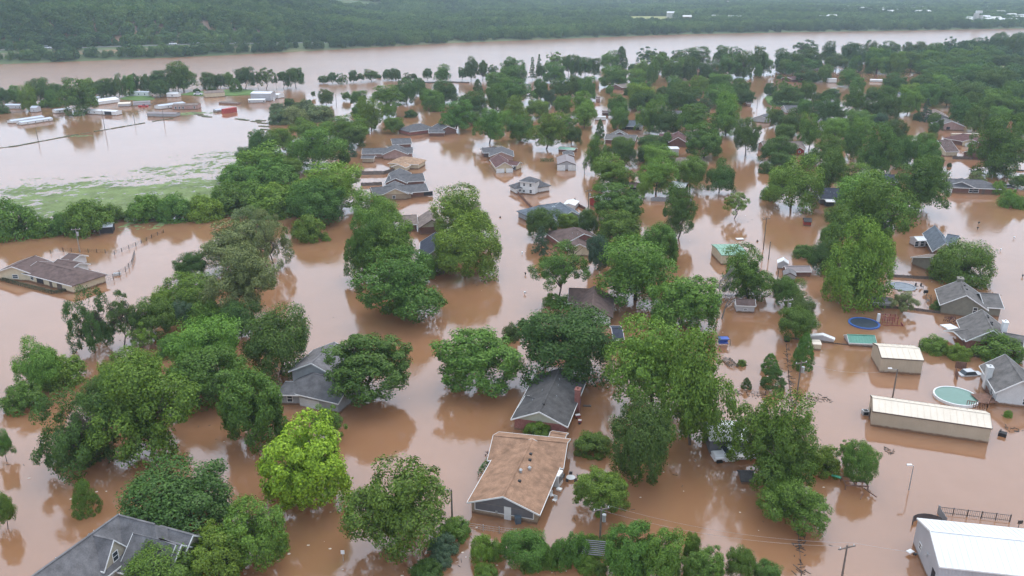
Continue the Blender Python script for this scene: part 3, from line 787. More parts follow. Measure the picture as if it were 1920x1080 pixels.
DECKW = plain("brown_deck_wood", (0.20, 0.11, 0.08), 0.85, 0.25)


def opening(root, c, out, lat, kind, w, h):
    up = Vector((0, 0, 1)); c = c + out * 0.03
    mb = MB()
    if kind == 'w':
        fw = 0.09
        for sx in (-1, 1): mb.obox(c + lat * sx * (w / 2), lat * fw / 2, out * 0.035, up * (h / 2 + fw / 2))
        for sz in (-1, 1): mb.obox(c + up * sz * (h / 2), lat * (w / 2 - fw / 2), out * 0.033, up * fw / 2)
        mb.obox(c, lat * (w / 2 - fw / 2), out * 0.028, up * 0.03)
        f = mb.build("window", WHITE, root)
        p = MB(); p.obox(c - out * 0.02, lat * w / 2, out * 0.02, up * h / 2)
        g = p.build("pane", GLASS, None); off = root.location
        g.data.transform(__import__('mathutils').Matrix.Translation(-Vector(off))); g.parent = f
    elif kind == 'd':
        mb.obox(c, lat * w / 2, out * 0.03, up * h / 2); d = mb.build("door", WHITE, root)
    elif kind == 'p':
        mb.obox(c - out * .02, lat * w / 2, out * 0.03, up * h / 2); mb.build("siding_panel", WL['slate'], root)
        mb = MB()
        for sx in (-1, 1): mb.obox(c + lat * sx * (w / 2), lat * .06, out * 0.02, up * (h / 2))
        mb.obox(c - up * (h / 2), lat * (w / 2 + .06), out * .02, up * .06); mb.build("panel_trim", WHITE, root)
    elif kind == 'l':
        mb.obox(c + out * .04, lat * w / 2, out * 0.09, up * h / 2); mb.build("meter_box", METAL, root)
    elif kind == 'b':
        mb.obox(c, lat * w / 2, out * 0.03, up * h / 2); mb.build("door", DTRIM, root)
    elif kind == 'g':
        n = max(2, int(h / 0.5))
        for i in range(n):
            mb.obox(c + up * (-h / 2 + (i + .5) * h / n), lat * w / 2, out * 0.03, up * (h / n / 2 - 0.02))
        mb.obox(c - out * 0.025, lat * w / 2, out * 0.02, up * h / 2)
        mb.build("garage_door", WHITE, root)
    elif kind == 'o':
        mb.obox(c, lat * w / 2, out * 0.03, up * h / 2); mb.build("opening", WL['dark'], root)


def block(root, R, ze, zr, w=None, E=None, hip=(0, 0), roof='grey', wall='brick', gable=None, o=0.45, trim=WHITE, ops="", vents="", ribs=0, chim=None, nowall=False, th=0.16, cap=True):
    A, B = G(R[0], R[1], zr), G(R[2], R[3], zr)
    d = (B - A); d.z = 0; L = d.length; d.normalize()
    n = Vector((d.y, -d.x, 0))
    mid = (A + B) / 2
    if n.dot(-mid) < 0: n = -n
    up = Vector((0, 0, 1))
    if E:
        e = G(E[0], E[1], ze); w = 2 * (abs((e - A).dot(n)) - o)
    w = min(max(w, 1.2), 16); hw = w / 2; he = hw + o
    a2, b2 = (A - d * he if hip[0] else A), (B + d * he if hip[1] else B)
    a2 = Vector((a2.x, a2.y, ze)); b2 = Vector((b2.x, b2.y, ze))
    top = [a2 + n * he, b2 + n * he, b2 - n * he, a2 - n * he, A, B]
    bot = [p - up * th for p in top]
    V = top + bot
    F = [[0, 1, 5, 4], [2, 3, 4, 5], [1, 2, 5], [3, 0, 4], [7, 6, 10, 11], [9, 8, 11, 10], [8, 7, 11], [6, 9, 10],
         [0, 6, 7, 1], [1, 7, 8, 2], [2, 8, 9, 3], [3, 9, 6, 0]]
    if not hip[0]:
        F[3] = [3, 9, 10, 6, 0, 4]; F[7] = None; F[11] = None
    if not hip[1]:
        F[2] = [1, 7, 11, 8, 2, 5]; F[6] = None; F[9] = None
    mb = MB(); mb.V = V; mb.F = [f for f in F if f]
    # walls
    wa = A + d * o if not hip[0] else A - d * (he - o); wb = B - d * o if not hip[1] else B + d * (he - o)
    sl = (zr - ze) / he; zt = ze + sl * o - th * 1.05; zg = zr - th * 1.1
    if roof: ro = mb.build("roof", RF[roof], root)
    def P(q, s, z): return Vector((q.x, q.y, z)) + n * (s * hw)
    if not nowall:
        mw = MB()
        c = [P(wa, 1, -1.3), P(wb, 1, -1.3), P(wb, -1, -1.3), P(wa, -1, -1.3)]
        tp = [P(wa, 1, zt), P(wb, 1, zt), P(wb, -1, zt), P(wa, -1, zt)]
        mw.hexa(c + tp); mw.build("wall", WL[wall], root)
        for (q, hp, s) in ((wa, hip[0], 1), (wb, hip[1], -1)):
            if hp: continue
            mg = MB(); i0 = q - d * (0.02 * s); i1 = q + d * (0.12 * s)
            k = 0.0
            tri = [P(i0, 1, zt + k), P(i0, -1, zt + k), Vector((i0.x, i0.y, zg))]; tr2 = [P(i1, 1, zt + k), P(i1, -1, zt + k), Vector((i1.x, i1.y, zg))]
            mg.poly(tri); mg.poly(tr2[::-1])
            for i in range(3): mg.poly([tri[i], tr2[i], tr2[(i + 1) % 3], tri[(i + 1) % 3]])
            mg.build("gable", WL[gable or wall], root)
    # rake and eave boards
    if trim and roof:
        mt = MB(); fh = 0.11
        for (q, hp, s) in ((A, hip[0], -1), (B, hip[1], 1)):
            if hp: continue
            for sd_ in (1, -1):
                e0 = Vector((q.x, q.y, ze)) + n * (sd_ * he); cc = (e0 + q) / 2 + d * (s * 0.03) - up * (th * .45)
                mt.obox(cc, (q - e0) / 2 * 1.004, d * 0.03, up * fh)
        for sd_ in (1, -1):
            cc = (a2 + b2) / 2 + n * (sd_ * (he + 0.04)) - up * (th * 0.55)
            mt.obox(cc, (b2 - a2) / 2, n * 0.035, up * 0.09)
        mt.build("fascia", trim, root)
    if cap and roof and L > 1.5:
        mc = MB(); mc.obox((A + B) / 2 + up * 0.02, (B - A) / 2 * 0.995, n * 0.13, up * 0.03); mc.build("ridge_cap", RF[roof], ro)
        fix_sub(mc, ro, root)
    if ribs and roof:
        mr = MB(); k = int((b2 - a2).length / ribs)
        for i in range(k + 1):
            q = a2.lerp(b2, (i + .02) / (k + .04)); rq = Vector((q.x, q.y, zr))
            for sd_ in (1, -1):
                e0 = q + n * (sd_ * he)
                mr.obox((e0 + rq) / 2 + up * 0.02, (rq - e0) / 2, d * 0.025, up * 0.03)
        rb = mr.build("roof_rib", RF[roof], root); rb["kind"] = "stuff"
        if not nowall and ribs > .65:
            mr = MB(); k2 = int((wb - wa).length / (ribs * .5))
            for i in range(1, k2):
                q = wa.lerp(wb, i / k2)
                mr.obox(P(q, 1, zt / 2 - .3) + n * .015, d * .03, n * .02, up * (zt / 2 + .25))
            rb = mr.build("wall_rib", WL[wall], root); rb["kind"] = "stuff"
    for v in vents.split(';'):
        if not v.strip(): continue
        f = v.split(); x, y = float(f[0]), float(f[1]); s = -1 if y < 0 else 1; y = abs(y)
        q = mid + d * x + n * (s * y * he); q.z = zr - (zr - ze) * y
        mv = MB(); mat_ = METAL
        if len(f) > 2 and f[2] == 'T':
            mv.tube(q - up * .1, q + up * .35, .17, .17, 10); mv.tube(q + up * .35, q + up * .5, .27, .12, 10)
        elif len(f) > 2 and f[2] == 'B':
            mv.box(q + up * .06, .4, .4, .22, math.atan2(d.y, d.x)); mat_ = BLACK
        else:
            mv.tube(q - up * .1, q + up * .32, .06, .06, 6)
        mv.build("roof_vent", mat_, root)
    if chim:
        x, y, cm, ch, cw = chim
        q = mid + d * x + n * (y * he); q.z = 0
        mv = MB(); zc = zr + ch
        mv.box(q + up * (zc / 2 - .5), cw, cw * .75, zc + 1, math.atan2(d.y, d.x)); mv.box(q + up * (zc + 0.06), cw + .16, cw * .75 + .16, .12, math.atan2(d.y, d.x)); mv.tube(q + up * (zc + .1), q + up * (zc + .45), .14, .14, 8)
        mv.build("chimney", WL[cm], root)
    for v in ops.split(';'):
        f = v.split()
        if len(f) < 6: continue
        fc, kd = f[0], f[1]; x, z, ww, hh = (float(q) for q in f[2:6])
        if fc == 'A': c, ou, la = Vector((wa.x, wa.y, 0)), -d, n.copy()
        elif fc == 'B': c, ou, la = Vector((wb.x, wb.y, 0)), d, n.copy()
        else: c, ou, la = (Vector((wa.x, wa.y, 0)) + Vector((wb.x, wb.y, 0))) / 2 + n * hw, n, d.copy()
        if la.x < 0: la = -la
        opening(root, c + la * x + up * z, ou, la, kd, ww, hh)
    return dict(A=A, B=B, d=d, n=n, L=L, hw=hw)


def fix_sub(mb, part, root):
    pass


BUILT = {}


def H(name, label, cat, blocks, group=None):
    b0 = blocks[0]; R = b0['R']; c = (G(R[0], R[1], b0['zr']) + G(R[2], R[3], b0['zr'])) / 2
    root = empty(name, (c.x, c.y, 0), label, cat, group)
    root['i'] = [block(root, **b) for b in blocks][0]['L']
    del root['i']
    return root


def b(*R, **k):
    s = k.pop('s', None)
    if s:
        ox, oy, q = s; f = lambda P: tuple((ox if i % 2 == 0 else oy) + v / q for i, v in enumerate(P))
        R = f(R)
        if 'E' in k: k['E'] = f(k['E'])
    k['R'] = R
    return k


HG = "flooded houses"
# foreground
H("tan_house", "tan-shingled ranch house with grey gable and white door in brown water", "house", [
    b(943, 931, 998, 823, ze=1.9, zr=3.75, E=(877, 940), roof='tan', wall='stone', gable='slate', ops="A p 0 1.3 8.0 1.1;A d 0.5 0.95 .95 2.0;A l -1.0 .95 .3 .35;A l 1.7 .8 .25 .3;B w 0 1 1 1", vents="-1 .12 T;1 .25;-3 .2 B;2.4 .2 B;3.8 .15 B;0.4 .3 T"),
    b(925, 816, 1064, 830, ze=1.85, zr=3.6, w=7.2, roof='tan', wall='stone', ops="F w 3.2 1.1 1.0 1.0"),
], HG)
H("garden_shed", "small tan-roofed shed behind the tan ranch house", "shed", [b(1032, 810, 1062, 815, ze=1.4, zr=1.9, w=2.2, roof='tan', wall='stone', o=.25)])
H("brick_house", "dark-roofed house with red brick gable end and brick chimney", "house", [
    b(1011, 772, 1051, 690, ze=2.0, zr=4.0, E=(962, 779), roof='dgrey', wall='brick', gable='sage', vents="2 .2;4 .15;-1.5 .3;0 -.3;-3 -.5;-5.4 .02 B", chim=(0.6, 0.98, 'brick', 0.2, 1.1)),
    b(985, 742, 1022, 752, ze=2.0, zr=3.1, w=4.2, roof='dgrey', wall='brick')], HG)
H("stone_gabled_house", "large grey-shingled house with cream stone gables at the bottom edge", "house", [
    b(40, 1095, 223, 964, ze=3.5, zr=7.2, w=5.6, roof='lgrey2', wall='cstone', vents="3 -.06;-2 -.1;6 .4"),
    b(222, 965.5, 290, 983, ze=3.8, zr=7.1, w=5.2, roof='lgrey2', wall='cstone', hip=(0, 1)),
    b(166, 1001, 213, 1012, ze=4.2, zr=7.0, w=3.7, roof='lgrey2', wall='cstone', o=.25, ops="B w 0 4.7 .8 1.2;B w 0 2.0 1.8 1.4"),
    b(250, 999, 340, 1021, ze=3.0, zr=6.0, w=5.6, roof='lgrey2', wall='cstone', hip=(0, 0)),
    b(298, 1010, 329, 1022, ze=4.0, zr=6.0, w=2.8, roof='lgrey2', wall='cstone', o=.25, ops="B w 0 3.8 .8 1.0"),
    b(300, 986, 362, 1003, ze=2.8, zr=6.1, w=6.5, hip=(0, 0), roof='lgrey2', wall='cstone')], HG)
H("grey_house", "pale grey two-level house with white garage door behind a dark tree", "house", [
    b(583, 681, 627, 641, ze=3.3, zr=5.4, w=8.0, roof='lgrey', wall='grey', vents="-2 -.4;0 -.3;2 -.3"),
    b(590, 700, 660, 715, ze=2.2, zr=4.3, w=7.5, hip=(1, 0), roof='grey', wall='grey', ops="F g -0.6 .7 4.6 1.6"),
    b(552, 718, 600, 719, ze=2.1, zr=3.1, w=4.0, hip=(1, 0), roof='grey', wall='grey', ops="F w -1.3 1.2 .9 1.2")], HG)
H("tan_walled_house", "low brown-roofed house with cream end wall and porch at left edge", "house", [
    b(70, 490, 143, 508, ze=2.0, zr=3.5, w=8.2, hip=(0, 1), roof='brown', wall='cream', ops="F b 1.0 .8 1.0 2.0;F b 4.2 .8 1.8 2.0;F o -3 .9 2.5 1.6;F w -6 1.2 1.2 1.0"),
    b(22, 500, 66, 479, ze=2.0, zr=3.7, w=9.0, roof='brown', wall='cream', ops="A w 0 1.1 1.4 .9"),
    b(108, 486, 148, 494, ze=2.0, zr=3.0, w=5.0, roof='brown', wall='white', ops="B o 0 .9 .8 1"),
    b(128, 475, 149, 479, ze=1.9, zr=2.7, w=4.0, roof='brown', wall='white')], HG)
# centre houses
S6 = (640, 210, 6)
H("hip_roof_house", "grey hip-roofed brick house left of the curving street", "house", [
    b(800, 140, 900, 128, s=S6, ze=1.9, zr=4.2, w=9.5, hip=(1, 1), roof='grey', wall='brick'), b(985, 185, 1085, 185, s=S6, ze=1.8, zr=3.2, w=6, hip=(0, 1), roof='grey', wall='dbrick')], HG)
H("grey_gabled_house", "grey-roofed house behind the hip-roofed brick house", "house", [b(1090, 125, 1200, 160, s=S6, ze=1.9, zr=3.9, w=9, roof='grey', wall='dbrick')], HG)
H("hidden_grey_house", "grey roof half hidden by small trees left of the street", "house", [b(560, 300, 780, 292, s=S6, ze=1.8, zr=3.4, w=9, roof='grey', wall='dbrick')], HG)
H("long_grey_house", "long grey-roofed house with front gable beside the peach roof", "house", [
    b(235, 408, 805, 398, s=S6, ze=1.9, zr=3.4, w=8.0, roof='grey', wall='pink', ops="F w 2 1.2 1 .8;F w 5 1.2 .8 .6"), b(602, 418, 612, 360, s=S6, ze=2.0, zr=4.2, w=9.5, roof='grey', wall='pink'),
    b(235, 490, 378, 492, s=S6, ze=1.9, zr=2.5, w=3.5, roof='grey', wall='beige')], HG)
H("peach_roof_house", "peach-shingled house behind the light green yard tree", "house", [b(690, 500, 790, 505, s=S6, ze=1.9, zr=3.8, w=8, hip=(1, 1), roof='peach', wall='cream'), b(640, 590, 700, 560, s=S6, ze=1.8, zr=2.9, w=5, roof='peach', wall='cream')], HG)
H("grey_ridge_house", "grey-roofed house between two dark board fences", "house", [b(545, 710, 920, 690, s=S6, ze=1.9, zr=3.5, w=8.5, roof='grey', wall='dbrick'), b(610, 745, 660, 630, s=S6, ze=1.9, zr=3.7, w=7, roof='grey', wall='dbrick')], HG)
H("cream_gabled_house", "grey-roofed house with two small cream gables above the water", "house", [
    b(330, 850, 950, 805, s=S6, ze=1.9, zr=3.4, w=8.5, roof='grey', wall='dbrick', ops="F o 9 .9 3 1.6"), b(605, 862, 600, 775, s=S6, ze=2.0, zr=3.9, w=7.5, roof='grey', wall='stone', gable='cream', ops="A w -.5 1.0 1 1"),
    b(695, 890, 690, 820, s=S6, ze=1.8, zr=2.8, w=5, roof='grey', wall='stone', gable='cream', ops="A w 0 1.0 1.1 .9")], HG)
H("grey_street_house", "grey-roofed brick house behind the maroon-roofed house", "house", [b(1575, 402, 1800, 395, s=S6, ze=1.8, zr=3.2, w=7, roof='grey', wall='dbrick', ops="F b -2 .7 3 1.4"), b(1800, 448, 1800, 385, s=S6, ze=1.9, zr=3.8, w=9, roof='grey', wall='pink')], HG)
S5 = (860, 240, 6)
H("maroon_house", "maroon-shingled house with cream double garage facing the street", "house", [
    b(518, 385, 445, 295, s=S5, ze=2.0, zr=4.0, E=(608, 428), roof='maroon', wall='cream', ops="A g -1.6 .75 3.0 1.6;A g 1.9 .75 2.6 1.6"), b(560, 368, 690, 382, s=S5, ze=1.9, zr=2.9, w=4, roof='maroon', wall='cream', ops="F w 1 .8 1.5 1.2")], HG)
H("grey_garage", "grey metal garage with two white roll-up doors", "garage", [b(1215, 372, 1200, 292, s=S5, ze=2.3, zr=3.6, E=(1110, 392), roof='tmetal', wall='lgrey', trim=DTRIM, o=.2, ops="A g -2.0 1.0 3.0 2.2;A g 2.1 1.0 3.0 2.2")])
H("lean_to_shed", "low green-roofed shed behind the grey two-door garage", "shed", [b(1135, 210, 1320, 225, s=S5, ze=1.3, zr=1.8, w=4, roof='green', wall='dbrick', o=.3), b(1240, 290, 1230, 250, s=S5, ze=1.3, zr=2.0, w=4, roof='grey', wall='dbrick', o=.2)])
H("two_storey_house", "white two-storey house with grey hip roof by the street fence", "house", [
    b(785, 545, 815, 548, s=S5, ze=4.3, zr=5.6, w=4.2, hip=(1, 1), roof='grey', wall='white', ops="F w -1.1 3.2 .8 1.0;F w 1.2 3.2 .8 1.0;F w -1.2 1.0 .8 .8;F w 1.3 1.1 .9 1.1"),
    b(690, 605, 740, 600, s=S5, ze=1.9, zr=3.5, w=5.0, hip=(1, 0), roof='grey', wall='white', ops="F w -.5 1.2 1 .8"), b(850, 570, 915, 590, s=S5, ze=2.0, zr=3.6, w=4.6, hip=(0, 1), roof='grey', wall='white')], HG)
H("blue_house", "blue-grey house with blue shingle roof and white trim", "house", [
    b(890, 872, 1140, 838, s=S5, ze=2.0, zr=4.2, w=8.5, hip=(1, 0), roof='blue', wall='blue'), b(1275, 935, 1140, 832, s=S5, ze=2.2, zr=4.7, w=8.0, roof='blue', wall='blue', chim=(-1.5, .95, 'blue', .5, 1.0))], HG)
H("red_barn", "small red barn with white roof beside light green trees", "barn", [b(1540, 770, 1660, 745, s=S5, ze=2.6, zr=3.6, w=5.5, roof='white', wall='red', o=.25)])
H("white_carport", "white-roofed open carport behind the blue-grey house", "carport", [b(1240, 850, 1290, 800, s=S5, ze=1.7, zr=2.2, w=3.5, roof='white', wall='white', o=.2)])
S7 = (1100, 210, 6)
H("long_taupe_house", "long grey-roofed brick house below the white channel", "house", [b(218, 245, 565, 262, s=S7, ze=1.9, zr=3.6, w=8, roof='olive', wall='dbrick'), b(372, 222, 365, 195, s=S7, ze=2.0, zr=4.0, w=7, roof='olive', wall='dbrick')], HG)
H("porch_house", "blue-grey roofed house with white porch posts", "house", [b(445, 92, 640, 98, s=S7, ze=1.9, zr=4.0, w=9, roof='blue', wall='white', ops="F o -1.5 .8 8 1.5;F d -3.4 .9 .15 1.8;F d 1 .9 .15 1.8")], HG)
H("brown_gabled_house", "brown-roofed house with small double gable in the centre", "house", [b(810, 245, 1150, 255, s=S7, ze=1.9, zr=3.9, w=10, roof='maroon', wall='dbrick'), b(1030, 285, 1030, 215, s=S7, ze=2.0, zr=4.3, w=7, roof='maroon', wall='dbrick'), b(1035, 310, 1035, 265, s=S7, ze=1.9, zr=3.2, w=4.5, roof='maroon', wall='pink', ops="A o 0 .8 2 1.3")], HG)
H("white_shed", "white flat-roofed metal shed among green trees", "shed", [b(865, 395, 1030, 395, s=S7, ze=3.2, zr=3.4, w=5, roof='white', wall='lgw', o=.15)])
H("tan_hip_house", "tan hip-roofed house behind a round street tree", "house", [b(1060, 510, 1110, 510, s=S7, ze=1.9, zr=3.8, w=9, hip=(1, 1), roof='taup', wall='pink')], HG)
H("dark_shed", "dark brown-roofed shed between light green trees", "shed", [b(480, 790, 590, 795, s=S7, ze=2.0, zr=2.8, w=5, roof='brown', wall='dark')])
H("white_roof_shop", "white-roofed dark workshop behind the grey fence", "workshop", [b(950, 790, 1130, 805, s=S7, ze=2.8, zr=3.3, w=8, roof='white', wall='dark', o=.2)])
H("white_trailer", "white box trailer floating by the narrow channel", "trailer", [b(95, 45, 215, 45, s=S7, ze=2.0, zr=2.15, w=3, roof='white', wall='white', o=.08, trim=None)])
S8 = (1120, 80, 6)
H("dormer_house", "small grey house with white gable among dense trees", "house", [b(850, 765, 945, 765, s=S8, ze=2, zr=4, w=7, roof='grey', wall='white')], HG)
H("riverside_house", "grey-brown roof near the river beside the channel", "house", [b(210, 470, 380, 450, s=S8, ze=1.8, zr=3.4, w=10, hip=(0, 0), roof='taup', wall='dbrick')], HG)
H("brick_shed", "small pink brick building at the channel's edge", "shed", [b(-20, 610, 35, 610, s=S8, ze=2.2, zr=2.8, w=6, roof='brown', wall='pink'), ])
H("dock_shed", "small brown building standing in the channel water", "shed", [b(50, 765, 130, 765, s=S8, ze=1.6, zr=2.2, w=5, roof='brown', wall='dbrick')])
H("pale_shed", "tiny pale shed beside the wide flooded street", "shed", [b(1672, 665, 1732, 665, s=S8, ze=1.8, zr=2.5, w=3, roof='taup', wall='pink')])
H("corner_house", "grey-roofed corner house at the wide flooded street", "house", [b(275, 820, 370, 790, s=(1380, 80, 6), ze=2, zr=3.6, w=8, roof='grey', wall='lgw', ops="F o 0 .9 3 1.5")], HG)
S9 = (1380, 80, 6)
H("red_roof_building", "rusty red low building by the flooded bend", "building", [b(570, 385, 690, 375, s=S9, ze=2.0, zr=3.3, w=9, roof='maroon', wall='dbrick')])
H("white_box_truck", "white box-shaped trailer by the flooded bend", "trailer", [b(1035, 400, 1125, 400, s=S9, ze=3.0, zr=3.1, w=4, roof='white', wall='white', o=.05, trim=None, ops="B o 0 1.4 2.4 2.4")])
H("long_white_trailer", "long white trailer lying in the upper right water", "trailer", [b(1510, 408, 1650, 412, s=S9, ze=1.6, zr=1.9, w=4, roof='white', wall='white', o=.1, trim=None)])
H("island_house", "grey-roofed house on the small lawn island", "house", [b(535, 705, 715, 705, s=S9, ze=2, zr=3.8, w=9, roof='grey', wall='lgw', ops="F o 2 .9 3 1.4")], HG)
H("wood_edge_house", "pale grey roof at the edge of the right-hand wood", "house", [b(1795, 560, 1890, 555, s=S9, ze=2, zr=3.6, w=9, roof='blue', wall='lgw')], HG)
H("white_tent", "white peaked roof among the big central trees", "shed", [b(945, 930, 1025, 925, s=S9, ze=2.4, zr=3.2, w=5, roof='white', wall='white')])
SA = (1380, 210, 6)
H("grove_house", "grey-brown roofed house behind a round dark tree", "house", [b(285, 330, 750, 330, s=SA, ze=2.1, zr=4.2, w=9.5, roof='taup', wall='pink'), b(720, 395, 722, 350, s=SA, ze=2.2, zr=3.6, w=3.6, roof='taup', wall='red', ops="A w 0 1.6 .8 .8")], HG)
H("navy_house", "navy-shingled house with white awning beside a big round tree", "house", [b(905, 850, 1190, 858, s=SA, ze=2.0, zr=4.3, w=10.5, roof='navy', wall='slate', vents="0 .4;1 .5;-1 .3", ops="F w 3 1.0 1 1"), b(1005, 985, 1105, 988, s=SA, ze=1.9, zr=2.2, w=2.6, roof='white', wall='dark', o=.2)], HG)
H("navy_ridge_house", "navy roof strip showing between large trees", "house", [b(1610, 700, 1790, 705, s=SA, ze=1.9, zr=3.6, w=8, roof='navy', wall='slate')], HG)
SB = (1600, 200, 6)
H("tan_gabled_house", "tan-roofed house at the foot of the right-hand wood", "house", [b(985, 80, 915, 25, s=SB, ze=2, zr=4.2, w=9, roof='taup', wall='grey'), ], HG)
H("taupe_gabled_house", "grey-roofed house with broad gable below the tan-roofed one", "house", [b(1110, 165, 1040, 128, s=SB, ze=2, zr=4.4, w=12, roof='olive', wall='pink', ops="A o -1 1 1.5 1.3"), ], HG)
H("maroon_hip_house", "maroon-roofed house with cream garage at the right", "house", [b(1230, 300, 1330, 315, s=SB, ze=2, zr=4.4, w=10, hip=(1, 1), roof='maroon', wall='dbrick'), b(1330, 365, 1310, 315, s=SB, ze=2.0, zr=3.4, w=6, roof='maroon', wall='cream', ops="A g 0 .8 4 1.5")], HG)
H("steep_roof_house", "brown-grey steep roof with cream wall beside a fence", "house", [b(945, 375, 1095, 372, s=SB, ze=2.0, zr=5.6, w=13, roof='brown', wall='cream', vents="-1 .3;1 .3;0 .5;2 .7")], HG)
H("long_brick_house", "long grey-roofed brick ranch with small front gable at right", "house", [b(1025, 808, 1440, 822, s=SB, ze=2, zr=3.9, w=9, hip=(0, 1), roof='grey', wall='dbrick', ops="F g -8.5 .8 3.5 1.6;F w 0 1.1 3 1.4;F b 3 .9 .9 1.8"), b(1222, 845, 1222, 800, s=SB, ze=2.1, zr=3.8, w=8, roof='grey', wall='slate', ops="A o -1 .9 3 1.6;A w 2 1 1.5 1.3")], HG)
H("dark_roof_house", "dark grey roof mostly hidden by a large tree", "house", [b(1365, 480, 1440, 470, s=SB, ze=2, zr=4, w=9, roof='dgrey', wall='dbrick')], HG)
H("garden_wall", "long pale beige garden wall behind the maroon-roofed house", "wall", [b(1105, 300, 1410, 300, s=SB, ze=1.5, zr=1.55, w=1.2, roof='cream', wall='beige', o=.05, trim=None)])
# right-hand houses
SD = (1640, 380, 6.75)
H("sunroom_house", "blue-grey roofed brick house with white sunroom", "house", [
    b(900, 512, 760, 285, s=SD, ze=2.0, zr=4.5, E=(700, 560), roof='blue', wall='dbrick', gable='sage', vents="1 -.25 B;-1 -.1;-2 -.3", ops="A d -.3 .9 1.0 1.9"), b(920, 395, 1075, 420, s=SD, ze=2.0, zr=3.6, w=6, roof='blue', wall='dbrick')], HG)
H("sunroom", "white glazed sunroom against the blue-grey roofed house", "sunroom", [b(500, 430, 615, 425, s=SD, ze=2.0, zr=2.6, w=3.4, roof='white', wall='lgw', o=.1, ops="F w -1.4 1.1 1.1 1.4;F w 0.2 1.1 1.1 1.4;F w 1.6 1.1 1 1.4", ribs=.6)])
H("tan_roof_house", "tan-shingled house half hidden by a round tree at right", "house", [b(720, 690, 960, 650, s=SD, ze=2.0, zr=3.8, w=11, roof='taup', wall='olive')], HG)
SE = (1640, 500, 6.75)
H("olive_house", "large grey-roofed house with olive gable wall at right", "house", [
    b(1165, 362, 1085, 165, s=SE, ze=2.2, zr=5.0, E=(815, 447), roof='olive', wall='olive', trim=WHITE, vents="0 -.15 B;2 -.1 B;-1 .1;3 -.3", chim=(5.2, 0, 'olive', .3, 1.6), ops="A w 2.2 1.7 .8 1.3"),
    b(1330, 330, 1570, 345, s=SE, ze=2.2, zr=3.9, w=7.5, hip=(0, 0), roof='olive', wall='olive')], HG)
H("white_chimney_house", "grey-roofed house with white chimney, brick base and porch", "house", [
    b(1500, 803, 1360, 540, s=SE, ze=2.0, zr=4.9, E=(1130, 890), roof='olive', wall='brick', gable='sage', vents="2 -.12 B;3 -.14 B;-1 -.1 B;-2 -.1 B;0 -.2 B", chim=(-.6, -.72, 'white', .1, 1.2)),
    b(1620, 830, 1900, 880, s=SE, ze=1.9, zr=3.6, w=7, roof='olive', wall='brick'),
    b(1000, 820, 1250, 780, s=SE, ze=2.0, zr=2.7, w=3.6, roof='olive', wall='dark', nowall=True)], HG)
H("white_awning", "white patio awning beside the white-chimney house", "awning", [b(900, 770, 1030, 760, s=SE, ze=1.9, zr=2.0, w=3.0, roof='white', wall='dark', o=.2, nowall=True)])
H("white_brick_house", "grey-roofed white brick house at the right edge with tall chimney", "house", [
    b(1919, 714, 1885, 664, ze=2.3, zr=5.0, E=(1862, 729), roof='olive', wall='wbrick', ops="A w 1.2 1.1 .9 1.2;F w 1 1.1 .9 1.2;F w -2.2 1.1 .8 1.2", chim=(0.4, .95, 'wbrick', -.6, 1.2)),
    b(1935, 680, 2010, 700, ze=2.3, zr=4.4, w=9, roof='olive', wall='wbrick')], HG)
# metal buildings
H("beige_metal_shed", "beige metal building with cream roof beside the teal-roofed container", "shed", [b(1646, 648, 1724, 653, ze=3.0, zr=3.9, E=(1724, 675), roof='cream', wall='beige', o=.05, trim=DTRIM, ribs=.9)])
H("long_metal_building", "long low beige metal building with cream roof at lower right", "building", [b(1636, 745, 1856, 776, ze=2.7, zr=3.7, E=(1865, 804), roof='cream', wall='beige', o=.06, trim=DTRIM, ribs=.9, ops='A b 0 .8 1 2')])
H("white_metal_building", "large white metal building in the lower right corner", "building", [b(1744, 995, 1975, 1019, ze=3.9, zr=5.4, E=(1753, 1061), roof='white', wall='lgrey', o=.08, ribs=.7, ops='A o -3.2 1.2 1.0 2.2;A l -.5 2.4 .4 .4;A w 2.0 1.6 .9 .8')])
H("white_roof_shed", "white ribbed-roof shed between the tall light green tree and truck", "shed", [b(1325, 797, 1400, 799, ze=2.6, zr=3.4, E=(1338, 825), roof='white', wall='slate', o=.15, ribs=.7)])
SF = (1310, 440, 6.75)
H("green_roof_shed", "pale shed with mint green metal roof", "shed", [b(225, 170, 560, 165, s=SF, ze=2.6, zr=3.0, E=(240, 260), roof='green', wall='cream', o=.15, trim=None, ribs=1.0)])
H("white_gable_shed", "small white-roofed metal shed left of the maroon long shed", "shed", [b(1075, 325, 1070, 285, s=SF, ze=1.6, zr=2.4, E=(1000, 345), roof='white', wall='lgrey', o=.1)])
H("maroon_long_shed", "long maroon-grey roofed shed with white skirting", "shed", [b(1090, 395, 1405, 395, s=SF, ze=1.3, zr=2.2, w=3.2, roof='tmetal', wall='dbrick', o=.1)])
H("grey_small_shed", "small grey gabled shed in front of the maroon long shed", "shed", [b(1160, 485, 1150, 425, s=SF, ze=1.6, zr=2.3, w=2.6, roof='lgrey', wall='lgrey', o=.15, trim=DTRIM)])
H("cream_shed", "cream garden shed with brown roof beside bare branches", "shed", [b(465, 812, 715, 822, s=SF, ze=1.7, zr=2.6, E=(700, 905), roof='brown', wall='lgw', o=.2, ops="F w 0 .8 .7 .4")])
H("red_garden_shed", "tiny red garden shed with grey roof in open water", "shed", [b(680, 145, 726, 147, s=(1280, 360, 3), ze=1.4, zr=2.2, w=2.0, roof='dgrey', wall='red', o=.15, trim=None)])
H("grey_lean_to", "grey metal roof shed beside a pale shrub", "shed", [b(1065, 590, 1175, 595, s=(1280, 360, 3), ze=1.3, zr=1.9, w=3.0, roof='lgrey', wall='lgrey', o=.1)])
